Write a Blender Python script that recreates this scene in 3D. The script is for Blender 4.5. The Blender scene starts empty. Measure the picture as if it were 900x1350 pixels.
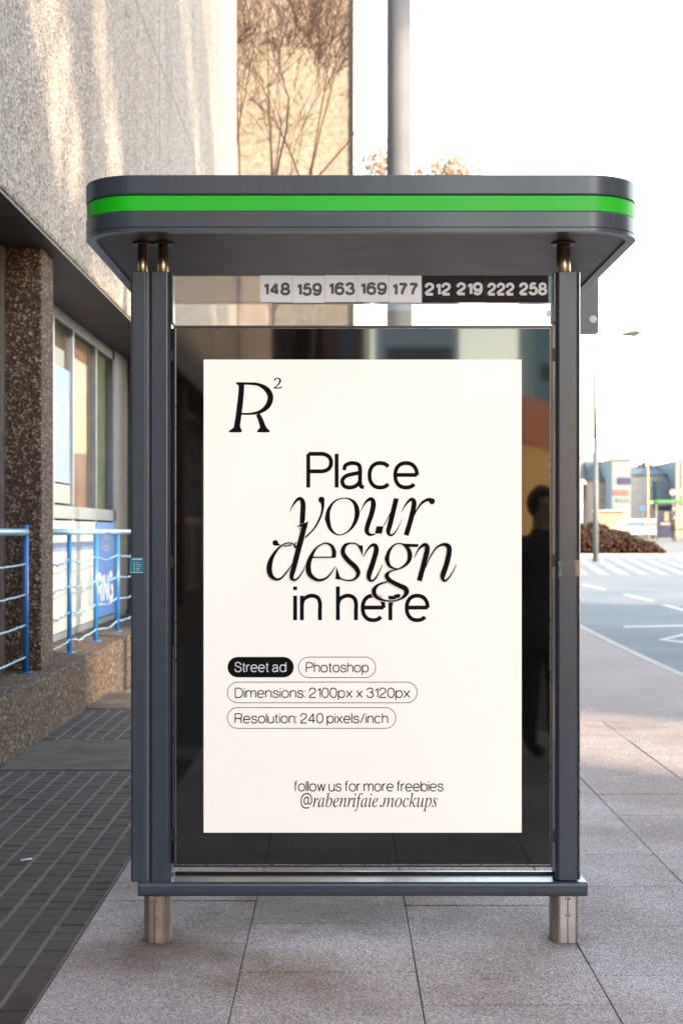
import bpy, bmesh, math, random
from mathutils import Vector, Matrix
R = math.radians
random.seed(7)
scene = bpy.context.scene
COL = scene.collection
F = 1890.0          # focal length of the photograph in its own pixels
EYE = 1.5           # eye height
VX, VY = 450.0, 700.0

def W(px, py, Y):
    """where something measured at (px, py) stands when it is Y metres away"""
    return Vector(((px - VX) * Y / F, Y, EYE + (VY - py) * Y / F))
def X_(px, Y): return (px - VX) * Y / F
def Z_(py, Y): return EYE + (VY - py) * Y / F

# ------------------------------------------------------------------ materials
class NT:
    def __init__(s, name):
        s.m = bpy.data.materials.new(name); s.m.use_nodes = True
        s.t = s.m.node_tree; s.b = s.t.nodes['Principled BSDF']
    def n(s, kind, **kw):
        nd = s.t.nodes.new('ShaderNode' + kind)
        for k, v in kw.items(): setattr(nd, k, v)
        return nd
    def l(s, a, b): s.t.links.new(a, b)
    def coord(s, scale=(1, 1, 1), out='Object', rot=(0, 0, 0)):
        tc = s.n('TexCoord'); mp = s.n('Mapping'); mp.inputs['Scale'].default_value = scale
        mp.inputs['Rotation'].default_value = rot
        s.l(tc.outputs[out], mp.inputs['Vector']); return mp.outputs[0]
    def noise(s, vec, scale, detail=4, rough=.55, dist=0):
        nd = s.n('TexNoise'); nd.inputs['Scale'].default_value = scale; nd.inputs['Detail'].default_value = detail
        nd.inputs['Roughness'].default_value = rough; nd.inputs['Distortion'].default_value = dist
        s.l(vec, nd.inputs['Vector']); return nd.outputs['Fac']
    def voro(s, vec, scale, out='Color', feature='F1'):
        nd = s.n('TexVoronoi'); nd.feature = feature; nd.inputs['Scale'].default_value = scale
        s.l(vec, nd.inputs['Vector']); return nd.outputs[out]
    def ramp(s, fac, stops):
        nd = s.n('ValToRGB'); cr = nd.color_ramp
        while len(cr.elements) < len(stops): cr.elements.new(.5)
        for e, (p, c) in zip(cr.elements, stops):
            e.position = p; e.color = tuple(c) + (1,) if len(c) == 3 else c
        s.l(fac, nd.inputs[0]); return nd.outputs['Color']
    def mix(s, fac, a, b, mode='MIX'):
        nd = s.n('Mix'); nd.data_type = 'RGBA'; nd.blend_type = mode
        for i, v in ((0, fac), (6, a), (7, b)):
            if isinstance(v, (int, float)): nd.inputs[i].default_value = v
            elif isinstance(v, tuple): nd.inputs[i].default_value = tuple(v) + (1,) if len(v) == 3 else v
            else: s.l(v, nd.inputs[i])
        return nd.outputs[2]
    def bump(s, h, strength=.5, dist=.01):
        nd = s.n('Bump'); nd.inputs['Strength'].default_value = strength; nd.inputs['Distance'].default_value = dist
        s.l(h, nd.inputs['Height']); s.l(nd.outputs[0], s.b.inputs['Normal'])
    def set(s, **kw):
        for k, v in kw.items():
            i = s.b.inputs[k.replace('_', ' ')]
            if isinstance(v, tuple): i.default_value = v + (1,) if len(v) == 3 else v
            elif isinstance(v, (int, float)): i.default_value = v
            else: s.l(v, i)
        return s

def plain(name, col, rough=.5, metal=0., coat=0., coat_rough=.03, var=.12, scale=6., bump=0., bscale=60., ior=1.5):
    """a paint / metal / stone with a little uneven tone and gloss so it never reads as flat"""
    t = NT(name); v = t.coord()
    n = t.noise(v, scale, 6, .6)
    lo = tuple(c * (1 - var) for c in col); hi = tuple(min(1, c * (1 + var)) for c in col)
    c = t.ramp(n, [(.3, lo), (.7, hi)])
    r = t.n('MapRange'); r.inputs[3].default_value = max(0, rough * .82); r.inputs[4].default_value = min(1, rough * 1.2)
    t.l(t.noise(v, scale * 3.1, 5), r.inputs[0])
    t.set(Base_Color=c, Roughness=r.outputs[0], Metallic=metal, Coat_Weight=coat, Coat_Roughness=coat_rough, IOR=ior)
    if bump: t.bump(t.noise(v, bscale, 3), bump, .004)
    return t.m

M = {}
M['grey_paint'] = plain('grey_powder_coat', (.060, .069, .082), .33, 0, .35, .12, .05, 3, .03, 300)
def m_paint():
    t = NT('grey_powder_coat'); v = t.coord(); v2 = t.coord((7, 7, .5))
    n = t.noise(v2, 5, 6, .7); n3 = t.noise(v, 40, 4, .7)
    c = t.ramp(n, [(.25, (.036, .047, .064)), (.7, (.047, .060, .081))])
    c = t.mix(.35, c, t.ramp(n3, [(.60, (1, 1, 1)), (.78, (2.2, 2.1, 2.0))]), 'MULTIPLY')
    r = t.n('MapRange'); r.inputs[3].default_value = .22; r.inputs[4].default_value = .5; t.l(n, r.inputs[0])
    t.set(Base_Color=c, Roughness=r.outputs[0], Coat_Weight=.35, Coat_Roughness=.14); t.bump(t.noise(v, 260, 2), .03, .002)
    return t.m
M['grey_paint'] = m_paint()
M['dark_frame'] = plain('black_powder_coat', (.018, .018, .020), .3, 0, .3, .1, .1, 5)
M['groove'] = plain('grey_groove', (.13, .14, .155), .4, .3, 0, .05, .05)
M['silver_edge'] = plain('brushed_aluminium_edge', (.42, .41, .40), .28, .9, 0, .05, .1, 8)
M['green'] = plain('green_band_film', (.003, .52, .003), .45, 0, .03, .1, .04, 2)
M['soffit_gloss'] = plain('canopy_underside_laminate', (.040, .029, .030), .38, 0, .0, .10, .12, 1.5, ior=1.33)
M['steel'] = plain('stainless_tube', (.62, .50, .38), .3, 1., 0, .05, .2, 9)
M['steel_dark'] = plain('tarnished_steel', (.17, .125, .10), .35, .9, 0, .05, .3, 9)
M['black_rubber'] = plain('black_hinge', (.012, .012, .012), .5)
M['white_paint'] = plain('white_road_paint', (.46, .46, .45), .7, var=.2, scale=9)
M['ink'] = plain('black_ink', (.006, .0055, .005), .75, 0, 0, .02, .05, ior=1.2)
M['knockout'] = plain('cream_ink', (.80, .745, .67), .5, 0, .8, .02, .02)
M['sheet_grey'] = plain('pale_sticker', (.86, .86, .88), .5, var=.04)
M['sheet_dark'] = plain('dark_sticker', (.034, .025, .028), .75, var=.1, ior=1.25)
M['num_grey'] = plain('grey_numeral_film', (.075, .075, .085), .5, var=.05)
M['num_white'] = plain('white_numeral_film', (.75, .75, .75), .5, var=.03)
M['teal'] = plain('teal_sticker', (.012, .16, .24), .4, var=.1)
M['pale_teal'] = plain('pale_sticker_print', (.5, .62, .66), .5)
M['blue_rail'] = plain('blue_enamel', (.010, .135, .43), .38, 0, .3, .1, .12, 5)
M['pale_rail'] = plain('worn_pale_blue_pipe', (.22, .40, .52), .3, .3, .2, .1, .2, 7)
M['wire'] = plain('pale_painted_wire', (.16, .31, .44), .35, .3, 0, .05, .15)
M['alu_blue'] = plain('blue_grey_aluminium', (.15, .19, .26), .38, .4, 0, .05, .15)
M['jamb'] = plain('grey_steel_jamb', (.13, .12, .12), .45, .2, var=.2)
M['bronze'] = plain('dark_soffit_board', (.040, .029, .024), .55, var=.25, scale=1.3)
M['brown_blind'] = plain('brown_curtain', (.16, .085, .05), .8, var=.25, scale=2.5)
M['green_blind'] = plain('olive_film', (.13, .15, .055), .7, var=.3, scale=4)
M['pale_blind'] = plain('pale_window_film', (.15, .23, .33), .7, var=.04)
M['white_blind'] = plain('white_swirl', (.8, .8, .8), .7)
M['beige_blind'] = plain('beige_board', (.36, .33, .26), .8)
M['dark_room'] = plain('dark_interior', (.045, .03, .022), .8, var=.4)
M['cream_sign'] = plain('cream_sign_board', (.31, .345, .345), .5, 0, .2, .2, .05, 3)
M['blue_sign'] = plain('bright_blue_sign', (.004, .17, .56), .45, 0, .2, .2, .1, 3)
M['pale_letter'] = plain('pale_sign_letters', (.24, .30, .36), .5, var=.05)
M['white_letter'] = plain('white_sign_letters', (.8, .8, .8), .5, var=.03)
M['mid_blue'] = plain('small_blue_print', (.03, .12, .36), .5)
M['kerb'] = plain('kerb_stone', (.40, .375, .34), .85, var=.15, scale=4, bump=.3)
M['pole_grey'] = plain('galvanised_pole', (.15, .165, .195), .7, .0, var=.1, scale=3)
M['sign_back'] = plain('grey_sign_back', (.10, .11, .125), .45, .3, var=.06)
M['disc'] = plain('pale_disc', (.55, .55, .53), .5)
M['skin'] = plain('skin', (.42, .25, .18), .55, var=.06)
M['hair'] = plain('dark_hair', (.02, .014, .01), .6)
M['coat_dark'] = plain('dark_coat', (.022, .020, .024), .85, var=.2, scale=12)
M['jeans'] = plain('dark_trousers', (.02, .022, .03), .9)
M['shoe'] = plain('black_shoe', (.015, .015, .015), .5)
M['bark'] = plain('bare_bark', (.042, .025, .014), .9, var=.3, scale=20, bump=.5)
M['glass_dark'] = plain('dark_window_glass', (.03, .035, .045), .08, 0, 0, var=.2)
M['tyre'] = plain('tyre', (.02, .02, .02), .8)
M['car_white'] = plain('white_car_paint', (.75, .75, .76), .3, 0, 1, .03, .02)

def make_glass(name, refl=.14, tint=(.9, .92, .92), milk=0.):
    m = bpy.data.materials.new(name); m.use_nodes = True; t = m.node_tree; t.nodes.clear()
    o = t.nodes.new('ShaderNodeOutputMaterial'); tr = t.nodes.new('ShaderNodeBsdfTransparent'); tr.inputs[0].default_value = tint + (1,)
    gl = t.nodes.new('ShaderNodeBsdfGlossy'); gl.inputs['Roughness'].default_value = .015
    mx = t.nodes.new('ShaderNodeMixShader'); mx.inputs[0].default_value = refl
    df = t.nodes.new('ShaderNodeBsdfDiffuse'); df.inputs[0].default_value = (.6, .58, .55, 1)
    m2 = t.nodes.new('ShaderNodeMixShader')
    n = t.nodes.new('ShaderNodeTexNoise'); n.inputs['Scale'].default_value = 4
    mr = t.nodes.new('ShaderNodeMapRange'); mr.inputs[3].default_value = milk * .6; mr.inputs[4].default_value = milk * 1.4
    t.links.new(n.outputs['Fac'], mr.inputs[0]); t.links.new(mr.outputs[0], m2.inputs[0])
    t.links.new(tr.outputs[0], m2.inputs[1]); t.links.new(df.outputs[0], m2.inputs[2])
    t.links.new(m2.outputs[0], mx.inputs[1]); t.links.new(gl.outputs[0], mx.inputs[2])
    t.links.new(mx.outputs[0], o.inputs[0]); return m
M['glass_strip'] = make_glass('dusty_clear_glass', .13, (.86, .88, .87), .22)
M['glass_window'] = make_glass('window_pane_glass', .07, (.95, .96, .96), .02)
M['tape'] = make_glass('clear_tape', .05, (.9, .9, .9), .12)

def m_panel():
    t = NT('black_glass_panel'); v = t.coord()
    n = t.noise(v, 2.2, 5, .6)
    t.set(Base_Color=t.ramp(n, [(.35, (.002, .002, .002)), (.75, (.007, .0055, .006))]), Roughness=.5, Specular_IOR_Level=0., Coat_Weight=1., Coat_Roughness=.03, Coat_IOR=1.8)
    return t.m
M['panel_black'] = m_panel()
def m_poster():
    t = NT('cream_poster_paper'); v = t.coord()
    n = t.noise(v, 1.6, 4, .5)
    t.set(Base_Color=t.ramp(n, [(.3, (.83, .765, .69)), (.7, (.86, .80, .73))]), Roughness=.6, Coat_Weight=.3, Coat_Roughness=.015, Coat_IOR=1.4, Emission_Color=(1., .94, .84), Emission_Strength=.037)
    return t.m
M['poster'] = m_poster()

def m_pebble(name, stops, scale, bump=.9, stain=None, peb=(.35, .75), warm=None):
    """pebbledash: small stones of varied tone in a rough render, with long vertical rain stains"""
    t = NT(name); v = t.coord()
    vo = t.voro(v, scale, 'Color'); sep = t.n('SeparateColor'); t.l(vo, sep.inputs[0])
    c = t.ramp(sep.outputs[0], stops)
    n2 = t.noise(v, scale * .45, 6, .75)
    c = t.mix(.5, c, t.ramp(n2, [(peb[0], (.25, .23, .21)), (peb[1], (1, 1, 1))]), 'MULTIPLY')
    if stain:
        v2 = t.coord((.9, .9, .10)); s = t.noise(v2, stain[0], 6, .7, .6)
        c = t.mix(1., c, t.ramp(s, [(.34, stain[1]), (.56, (1, 1, 1))]), 'MULTIPLY')
    d = t.voro(v, scale, 'Distance')
    mth = t.n('Math', operation='ADD'); t.l(d, mth.inputs[0]); t.l(n2, mth.inputs[1])
    t.set(Base_Color=c, Roughness=.9); t.bump(mth.outputs[0], bump, .02)
    return t.m
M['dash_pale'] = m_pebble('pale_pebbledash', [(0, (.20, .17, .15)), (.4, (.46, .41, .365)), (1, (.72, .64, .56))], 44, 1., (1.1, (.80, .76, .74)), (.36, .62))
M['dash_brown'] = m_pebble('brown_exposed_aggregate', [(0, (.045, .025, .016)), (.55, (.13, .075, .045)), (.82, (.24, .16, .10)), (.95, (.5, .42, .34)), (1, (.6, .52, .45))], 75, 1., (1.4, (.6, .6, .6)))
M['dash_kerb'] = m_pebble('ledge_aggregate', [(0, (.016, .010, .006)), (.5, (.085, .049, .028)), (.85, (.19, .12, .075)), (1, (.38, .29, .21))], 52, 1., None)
M['facade_cream'] = m_pebble('cream_render', [(0, (.18, .158, .132)), (.5, (.225, .197, .168)), (1, (.27, .24, .205))], 9, .6, (.8, (.86, .82, .78)), (.3, .5))

def m_ground(name, stops, gscale, spread=.10, stainc=(.45, .42, .42), big=1.3, rough=.82, stain=.5, spots=()):
    t = NT(name); v = t.coord()
    g = t.noise(v, gscale, 3, .8)
    if spots:
        sp = t.n('SeparateColor'); t.l(t.voro(v, 230), sp.inputs[0]); ga = t.n('Mix'); ga.inputs[0].default_value = .42
        t.l(g, ga.inputs[2]); mr = t.n('MapRange'); mr.inputs[3].default_value = .30; mr.inputs[4].default_value = .70; t.l(sp.outputs[0], mr.inputs[0]); t.l(mr.outputs[0], ga.inputs[3]); g = ga.outputs[0]
    c = t.ramp(g, stops)
    ge = t.n('NewGeometry'); isl = t.ramp(ge.outputs['Random Per Island'], [(0, (1 - spread,) * 3), (1, (1, 1, 1))])
    c = t.mix(1., c, isl, 'MULTIPLY')
    s = t.noise(v, big, 7, .68, .4)
    c = t.mix(stain, c, t.ramp(s, [(.36, stainc), (.6, (1, 1, 1))]), 'MULTIPLY')
    for (sx, sy, rad, col) in spots:      # grime trodden and washed round the feet of the shelter
        d = t.n('VectorMath', operation='DISTANCE'); t.l(v, d.inputs[0]); d.inputs[1].default_value = (sx, sy, 0)
        a = t.n('Math', operation='MULTIPLY_ADD'); t.l(t.noise(v, 5, 5, .7), a.inputs[0]); a.inputs[1].default_value = rad*1.6; t.l(d.outputs['Value'], a.inputs[2])
        k = t.ramp(a.outputs[0], [(rad*.9, (1, 1, 1)), (min(.99, rad*1.9), (0, 0, 0))])
        c = t.mix(k, c, t.mix(.8, c, col, 'MULTIPLY'))
    if spots:                              # trodden gum and pale chips
        c = t.mix(t.ramp(t.voro(v, 2.3, 'Distance'), [(.022, (.75, .75, .75)), (.034, (0, 0, 0))]), c, (.10, .09, .085))
        v3 = t.coord((1, 1, 1), rot=(0, 0, .6)); c = t.mix(t.ramp(t.voro(v3, 3.7, 'Distance'), [(.016, (.7, .7, .7)), (.022, (0, 0, 0))]), c, (.62, .58, .54))
    t.set(Base_Color=c, Roughness=rough); t.bump(g, .35, .003)
    return t.m
M['slab'] = m_ground('mauve_granite_slab', [(.38, (.14, .112, .105)), (.5, (.38, .315, .30)), (.62, (.80, .69, .66))], 170, .16, (.62, .55, .49), .9, .8, .85, [(-.62, 5.2, .42, (.40, .31, .23)), (.84, 5.27, .13, (.35, .28, .22)), (0.1, 5.7, .62, (.55, .49, .48)), (-.25, 4.85, .3, (.62, .53, .42)), (-.63, 5.24, .09, (.15, .12, .10))])
M['sett'] = m_ground('charcoal_sett', [(.3, (.026, .0165, .0125)), (.6, (.066, .043, .034)), (.8, (.13, .092, .075))], 120, .35, (.7, .62, .55), 1.6, .8, .6)
M['mortar'] = m_ground('sandy_mortar', [(.3, (.09, .077, .065)), (.7, (.22, .185, .16))], 90, 0)
M['joint_dark'] = m_ground('dark_joint_sand', [(.3, (.035, .03, .026)), (.7, (.08, .07, .06))], 90, 0)
M['concrete_patch'] = m_ground('old_concrete_patch', [(.3, (.05, .037, .026)), (.7, (.16, .125, .092))], 60, .35, (.35, .30, .25), 3.2, .85, .9)
M['fine_paving'] = m_ground('pinkish_fine_paving', [(.3, (.23, .185, .165)), (.7, (.44, .375, .35))], 45, .16, (.72, .68, .66), .8)
M['asphalt'] = m_ground('worn_asphalt', [(.3, (.12, .14, .155)), (.7, (.22, .25, .27))], 30, 0, (.62, .66, .70), .35, .85, .7)
M['far_paving'] = m_ground('far_pale_paving', [(.3, (.14, .125, .11)), (.7, (.24, .22, .20))], 8, 0, (.8, .78, .75), .15)

# ------------------------------------------------------------------ mesh builder
class MB:
    def __init__(s): s.bm = bmesh.new(); s.mi = 0
    def _f(s, vs):
        try:
            f = s.bm.faces.new(vs); f.material_index = s.mi; return f
        except ValueError: return None
    def box(s, x0, x1, y0, y1, z0, z1):
        v = [s.bm.verts.new(p) for p in ((x0,y0,z0),(x1,y0,z0),(x1,y1,z0),(x0,y1,z0),(x0,y0,z1),(x1,y0,z1),(x1,y1,z1),(x0,y1,z1))]
        for q in ((3,2,1,0),(4,5,6,7),(0,1,5,4),(1,2,6,5),(2,3,7,6),(3,0,4,7)): s._f([v[i] for i in q])
        return s
    def prism(s, pts, a, b, axis='z'):
        """outline in the two other axes, run from a to b along the axis"""
        def P(u, w, h):
            return (u, w, h) if axis == 'z' else ((h, u, w) if axis == 'x' else (u, h, w))
        lo = [s.bm.verts.new(P(u, w, a)) for u, w in pts]; hi = [s.bm.verts.new(P(u, w, b)) for u, w in pts]
        n = len(pts); s._f(lo[::-1]); s._f(hi)
        for i in range(n): s._f([lo[i], lo[(i+1)%n], hi[(i+1)%n], hi[i]])
        return s
    def tube(s, a, b, r0, r1=None, n=12, cap=True):
        a = Vector(a); b = Vector(b); r1 = r0 if r1 is None else r1
        d = (b - a).normalized(); u = d.cross(Vector((0,0,1)))
        if u.length < 1e-4: u = Vector((1,0,0))
        u.normalize(); w = d.cross(u)
        A = []; B = []
        for i in range(n):
            t = 2*math.pi*i/n; e = u*math.cos(t) + w*math.sin(t)
            A.append(s.bm.verts.new(a + e*r0)); B.append(s.bm.verts.new(b + e*r1))
        for i in range(n):
            f = s._f([A[i], A[(i+1)%n], B[(i+1)%n], B[i]])
            if f: f.smooth = True
        if cap: s._f(A[::-1]); s._f(B)
        return s
    def path(s, pts, r, n=8):
        for i in range(len(pts)-1): s.tube(pts[i], pts[i+1], r, n=n)
        return s
    def poly(s, pts):
        s._f([s.bm.verts.new(p) for p in pts]); return s
    def build(s, name, mats, parent=None, bevel=0., seg=2, loc=None, smooth=False, soft=False):
        bmesh.ops.recalc_face_normals(s.bm, faces=s.bm.faces[:])
        me = bpy.data.meshes.new(name); s.bm.to_mesh(me); s.bm.free()
        for m in (mats if isinstance(mats, (list, tuple)) else [mats]): me.materials.append(M[m] if isinstance(m, str) else m)
        o = bpy.data.objects.new(name, me); COL.objects.link(o)
        if parent:
            o.parent = parent; L = Vector((0, 0, 0)); q = parent
            while q: L = L + Vector(q.location); q = q.parent
            me.transform(Matrix.Translation(-L))
        elif loc is not None:
            o.location = loc; me.transform(Matrix.Translation(-Vector(loc)))
        if bevel:
            b = o.modifiers.new('bevel', 'BEVEL'); b.width = bevel; b.segments = seg; b.limit_method = 'ANGLE'; b.angle_limit = R(40)
            b.harden_normals = False
        if smooth or soft:
            for p in me.polygons: p.use_smooth = True
        if soft: me.set_sharp_from_angle(angle=R(30))
        return o

def tag(o, label=None, cat=None, group=None, kind=None):
    if label: o['label'] = label
    if cat: o['category'] = cat
    if group: o['group'] = group
    if kind: o['kind'] = kind
    return o
def empty(name, loc, label, cat, group=None):
    o = bpy.data.objects.new(name, None); o.location = loc; o.empty_display_size = .2; COL.objects.link(o)
    return tag(o, label, cat, group)
def copy_tree(o, loc=None, label=None, parent=None):
    c = o.copy(); COL.objects.link(c); c.parent = parent
    if loc is not None: c.location = loc
    if label: c['label'] = label
    for ch in list(o.children): copy_tree(ch, None, None, c)
    return c

# ------------------------------------------------------------------ lettering
def catmull(pts, step=6, closed=False):
    n = len(pts); out = []
    rng = range(n if closed else n-1)
    for i in rng:
        if closed: p0, p1, p2, p3 = pts[(i-1)%n], pts[i], pts[(i+1)%n], pts[(i+2)%n]
        else: p0, p1, p2, p3 = pts[max(i-1,0)], pts[i], pts[i+1], pts[min(i+2,n-1)]
        for j in range(step):
            t = j/step
            out.append(tuple(.5*((2*b)+(-a+c)*t+(2*a-5*b+4*c-d)*t*t+(-a+3*b-3*c+d)*t**3) for a,b,c,d in zip(p0,p1,p2,p3)))
    if not closed: out.append(tuple(pts[-1]))
    return out
def ell(cx, cy, rx, ry, a0=0, a1=360, n=28, e=.88):
    out = []
    for i in range(n+1):
        a = R(a0+(a1-a0)*i/n); c, s_ = math.cos(a), math.sin(a)
        out.append((cx+rx*math.copysign(abs(c)**e, c), cy+ry*math.copysign(abs(s_)**e, s_)))
    return out
L_ = lambda *p: list(p)
G = {
 'P': (420, [L_((0,0),(0,716)), [(0,716)]+ell(225,530,195,186,90,-90,16)+[(0,344)]]),
 'R': (430, [L_((0,0),(0,716)), [(0,716)]+ell(225,533,200,183,90,-90,16)+[(0,350)], catmull([(230,350),(320,335),(372,275),(385,150),(395,50),(425,0)])]),
 'S': (420, [catmull([(392,505),(365,635),(210,716),(70,665),(32,545),(95,430),(220,378),(365,315),(420,190),(360,50),(212,0),(58,60),(0,215)])]),
 'D': (460, [L_((0,0),(0,716)), [(0,716)]+ell(200,358,260,358,90,-90,24)+[(0,0)]]),
 'C': (520, [ell(275,358,275,358,38,322,36)]), 'A': (540, [L_((0,0),(270,716)),L_((270,716),(540,0)),L_((90,230),(450,230))]),
 'T': (480, [L_((0,716),(480,716)),L_((240,0),(240,716))]), 'E': (400, [L_((0,0),(0,716)),L_((0,716),(400,716)),L_((0,370),(370,370)),L_((0,0),(400,0))]),
 'I': (0, [L_((0,0),(0,716))]), 'N': (440, [L_((0,0),(0,716)),L_((440,0),(440,716)),L_((0,716),(440,0))]),
 'G': (540, [ell(275,358,275,358,42,320,36), L_((540,0),(540,330)), L_((300,330),(540,330))]),
 'M': (540, [L_((0,0),(0,716)),L_((540,0),(540,716)),L_((0,716),(270,60)),L_((270,60),(540,716))]),
 'L': (370, [L_((0,0),(0,716)),L_((0,0),(370,0))]), 'O': (560, [ell(280,358,280,358)]), 'U': (430, [catmull([(0,716),(0,300),(20,100),(110,10),(215,0),(320,10),(410,100),(430,300),(430,716)])]),
 'a': (400, [catmull([(32,370),(65,475),(180,520),(295,490),(328,400),(328,250),(328,110),(345,25),(400,8)]), catmull([(328,315),(200,288),(70,245),(0,145),(35,35),(135,0),(250,35),(328,130)])]),
 'b': (390, [L_((0,0),(0,716)), ell(200,260,190,260)]),
 'c': (370, [ell(195,260,195,260,42,318,28)]),
 'd': (390, [L_((390,0),(390,716)), ell(190,260,190,260)]),
 'e': (400, [L_((0,268),(400,268)), ell(200,260,200,260,0,316,30)]),
 'f': (170, [catmull([(70,0),(70,300),(70,600),(105,695),(190,708)]), L_((0,520),(170,520))]),
 'h': (345, [L_((0,0),(0,716)), catmull([(0,330),(40,450),(170,520),(295,485),(345,370),(345,180),(345,0)])]),
 'n': (345, [L_((0,0),(0,520)), catmull([(0,330),(40,450),(170,520),(295,485),(345,370),(345,180),(345,0)])]),
 'm': (600, [L_((0,0),(0,520)), catmull([(0,330),(40,450),(150,520),(260,485),(300,370),(300,180),(300,0)]), catmull([(300,330),(340,450),(450,520),(560,485),(600,370),(600,180),(600,0)])]),
 'i': (0, [L_((0,0),(0,520)), L_((0,640),(0,716))]), 'l': (0, [L_((0,0),(0,716))]),
 'o': (410, [ell(205,260,205,260)]),
 'p': (390, [L_((0,-200),(0,520)), ell(200,260,190,260)]),
 'r': (185, [L_((0,0),(0,520)), catmull([(0,300),(35,430),(105,505),(190,515)])]),
 's': (340, [catmull([(318,372),(290,480),(160,520),(45,475),(20,390),(75,310),(180,275),(295,230),(338,135),(280,30),(160,0),(38,42),(0,160)])]),
 't': (165, [catmull([(72,665),(72,400),(72,90),(100,15),(172,5)]), L_((0,520),(165,520))]),
 'u': (345, [L_((345,0),(345,520)), catmull([(0,520),(0,340),(0,150),(50,35),(175,0),(305,70),(345,190)])]),
 'w': (500, [L_((0,520),(125,0)),L_((125,0),(250,520)),L_((250,520),(375,0)),L_((375,0),(500,520))]),
 'x': (360, [L_((0,520),(360,0)),L_((0,0),(360,520))]),
 '0': (400, [ell(200,358,200,358)]), '1': (170, [L_((170,0),(170,716)), catmull([(0,560),(90,578),(145,630),(165,716)])]),
 '2': (400, [catmull([(8,480),(30,620),(110,695),(200,716),(320,680),(382,560),(360,430),(260,320),(110,205),(20,90),(0,0)]), L_((0,0),(400,0))]),
 '3': (400, [catmull([(12,540),(60,670),(190,716),(325,670),(358,555),(320,435),(190,385)]), catmull([(190,385),(340,350),(400,210),(350,60),(200,0),(50,50),(0,195)])]),
 '4': (420, [L_((310,0),(310,716)),L_((310,716),(0,190)),L_((0,190),(420,190))]),
 '5': (400, [L_((370,716),(85,716)),L_((85,716),(45,340)),catmull([(45,340),(115,430),(220,460),(350,405),(400,240),(350,60),(200,0),(50,50),(0,180)])]),
 '6': (400, [ell(200,228,200,228), catmull([(385,570),(330,680),(215,716),(80,650),(15,480),(0,228)])]),
 '7': (400, [L_((0,716),(400,716)), catmull([(400,716),(280,520),(180,260),(140,0)])]),
 '8': (400, [ell(200,538,165,178), ell(200,180,200,180)]),
 '9': (400, [ell(200,488,200,228), catmull([(15,146),(70,36),(185,0),(320,66),(385,236),(400,488)])]),
 ':': (0, [L_((0,0),(0,76)),L_((0,444),(0,520))]), '/': (260, [L_((0,0),(260,716))]), ',': (0, [L_((0,0),(0,76))]),
}
def stroke(mb, pts, place, lev):
    """pts: (u, v, width) in drawing units -> a flat ribbon with mitred corners"""
    n = len(pts); Lf = []; Rt = []
    closed = n > 3 and abs(pts[0][0]-pts[-1][0]) + abs(pts[0][1]-pts[-1][1]) < 1e-6
    P = pts[:-1] if closed else pts
    m = len(P)
    for i in range(m):
        a = P[(i-1)%m] if (closed or i > 0) else P[i]; b = P[(i+1)%m] if (closed or i < m-1) else P[i]
        dx, dy = b[0]-a[0], b[1]-a[1]; d = math.hypot(dx, dy) or 1; nx, ny = -dy/d, dx/d
        k = 1.
        if (closed or 0 < i < m-1):
            d1 = math.hypot(P[i][0]-a[0], P[i][1]-a[1]) or 1; t1 = ((P[i][0]-a[0])/d1, (P[i][1]-a[1])/d1)
            c = t1[0]*dx/d + t1[1]*dy/d; k = 1/max(c, .6)
        w = P[i][2]*.5*k
        Lf.append(mb.bm.verts.new(place(P[i][0]+nx*w, P[i][1]+ny*w, lev))); Rt.append(mb.bm.verts.new(place(P[i][0]-nx*w, P[i][1]-ny*w, lev)))
    for i in range(m if closed else m-1):
        j = (i+1)%m; mb._f([Lf[i], Lf[j], Rt[j], Rt[i]])
def write(mb, s, x0, x1, ybase, cap, wt, place, gap=95, space=190, lev0=0):
    """sans lettering between x0 and x1 (drawing units, v upwards)"""
    k = cap/716.; w = wt*716.; adv = 0; items = []
    for ch in s:
        if ch == ' ': adv += space; continue
        gw, st = G[ch]; items.append((adv + w/2, st)); adv += gw + w + gap
    tot = (adv - gap)*k; sx = (x1-x0)/tot
    for off, st in items:
        for q, p in enumerate(st):
            pts = [(x0+(off+u)*k*sx, ybase+(w/2+v*(716-w)/716)*k, w*k) for u, v in p]
            stroke(mb, pts, place, lev0+q)
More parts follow.
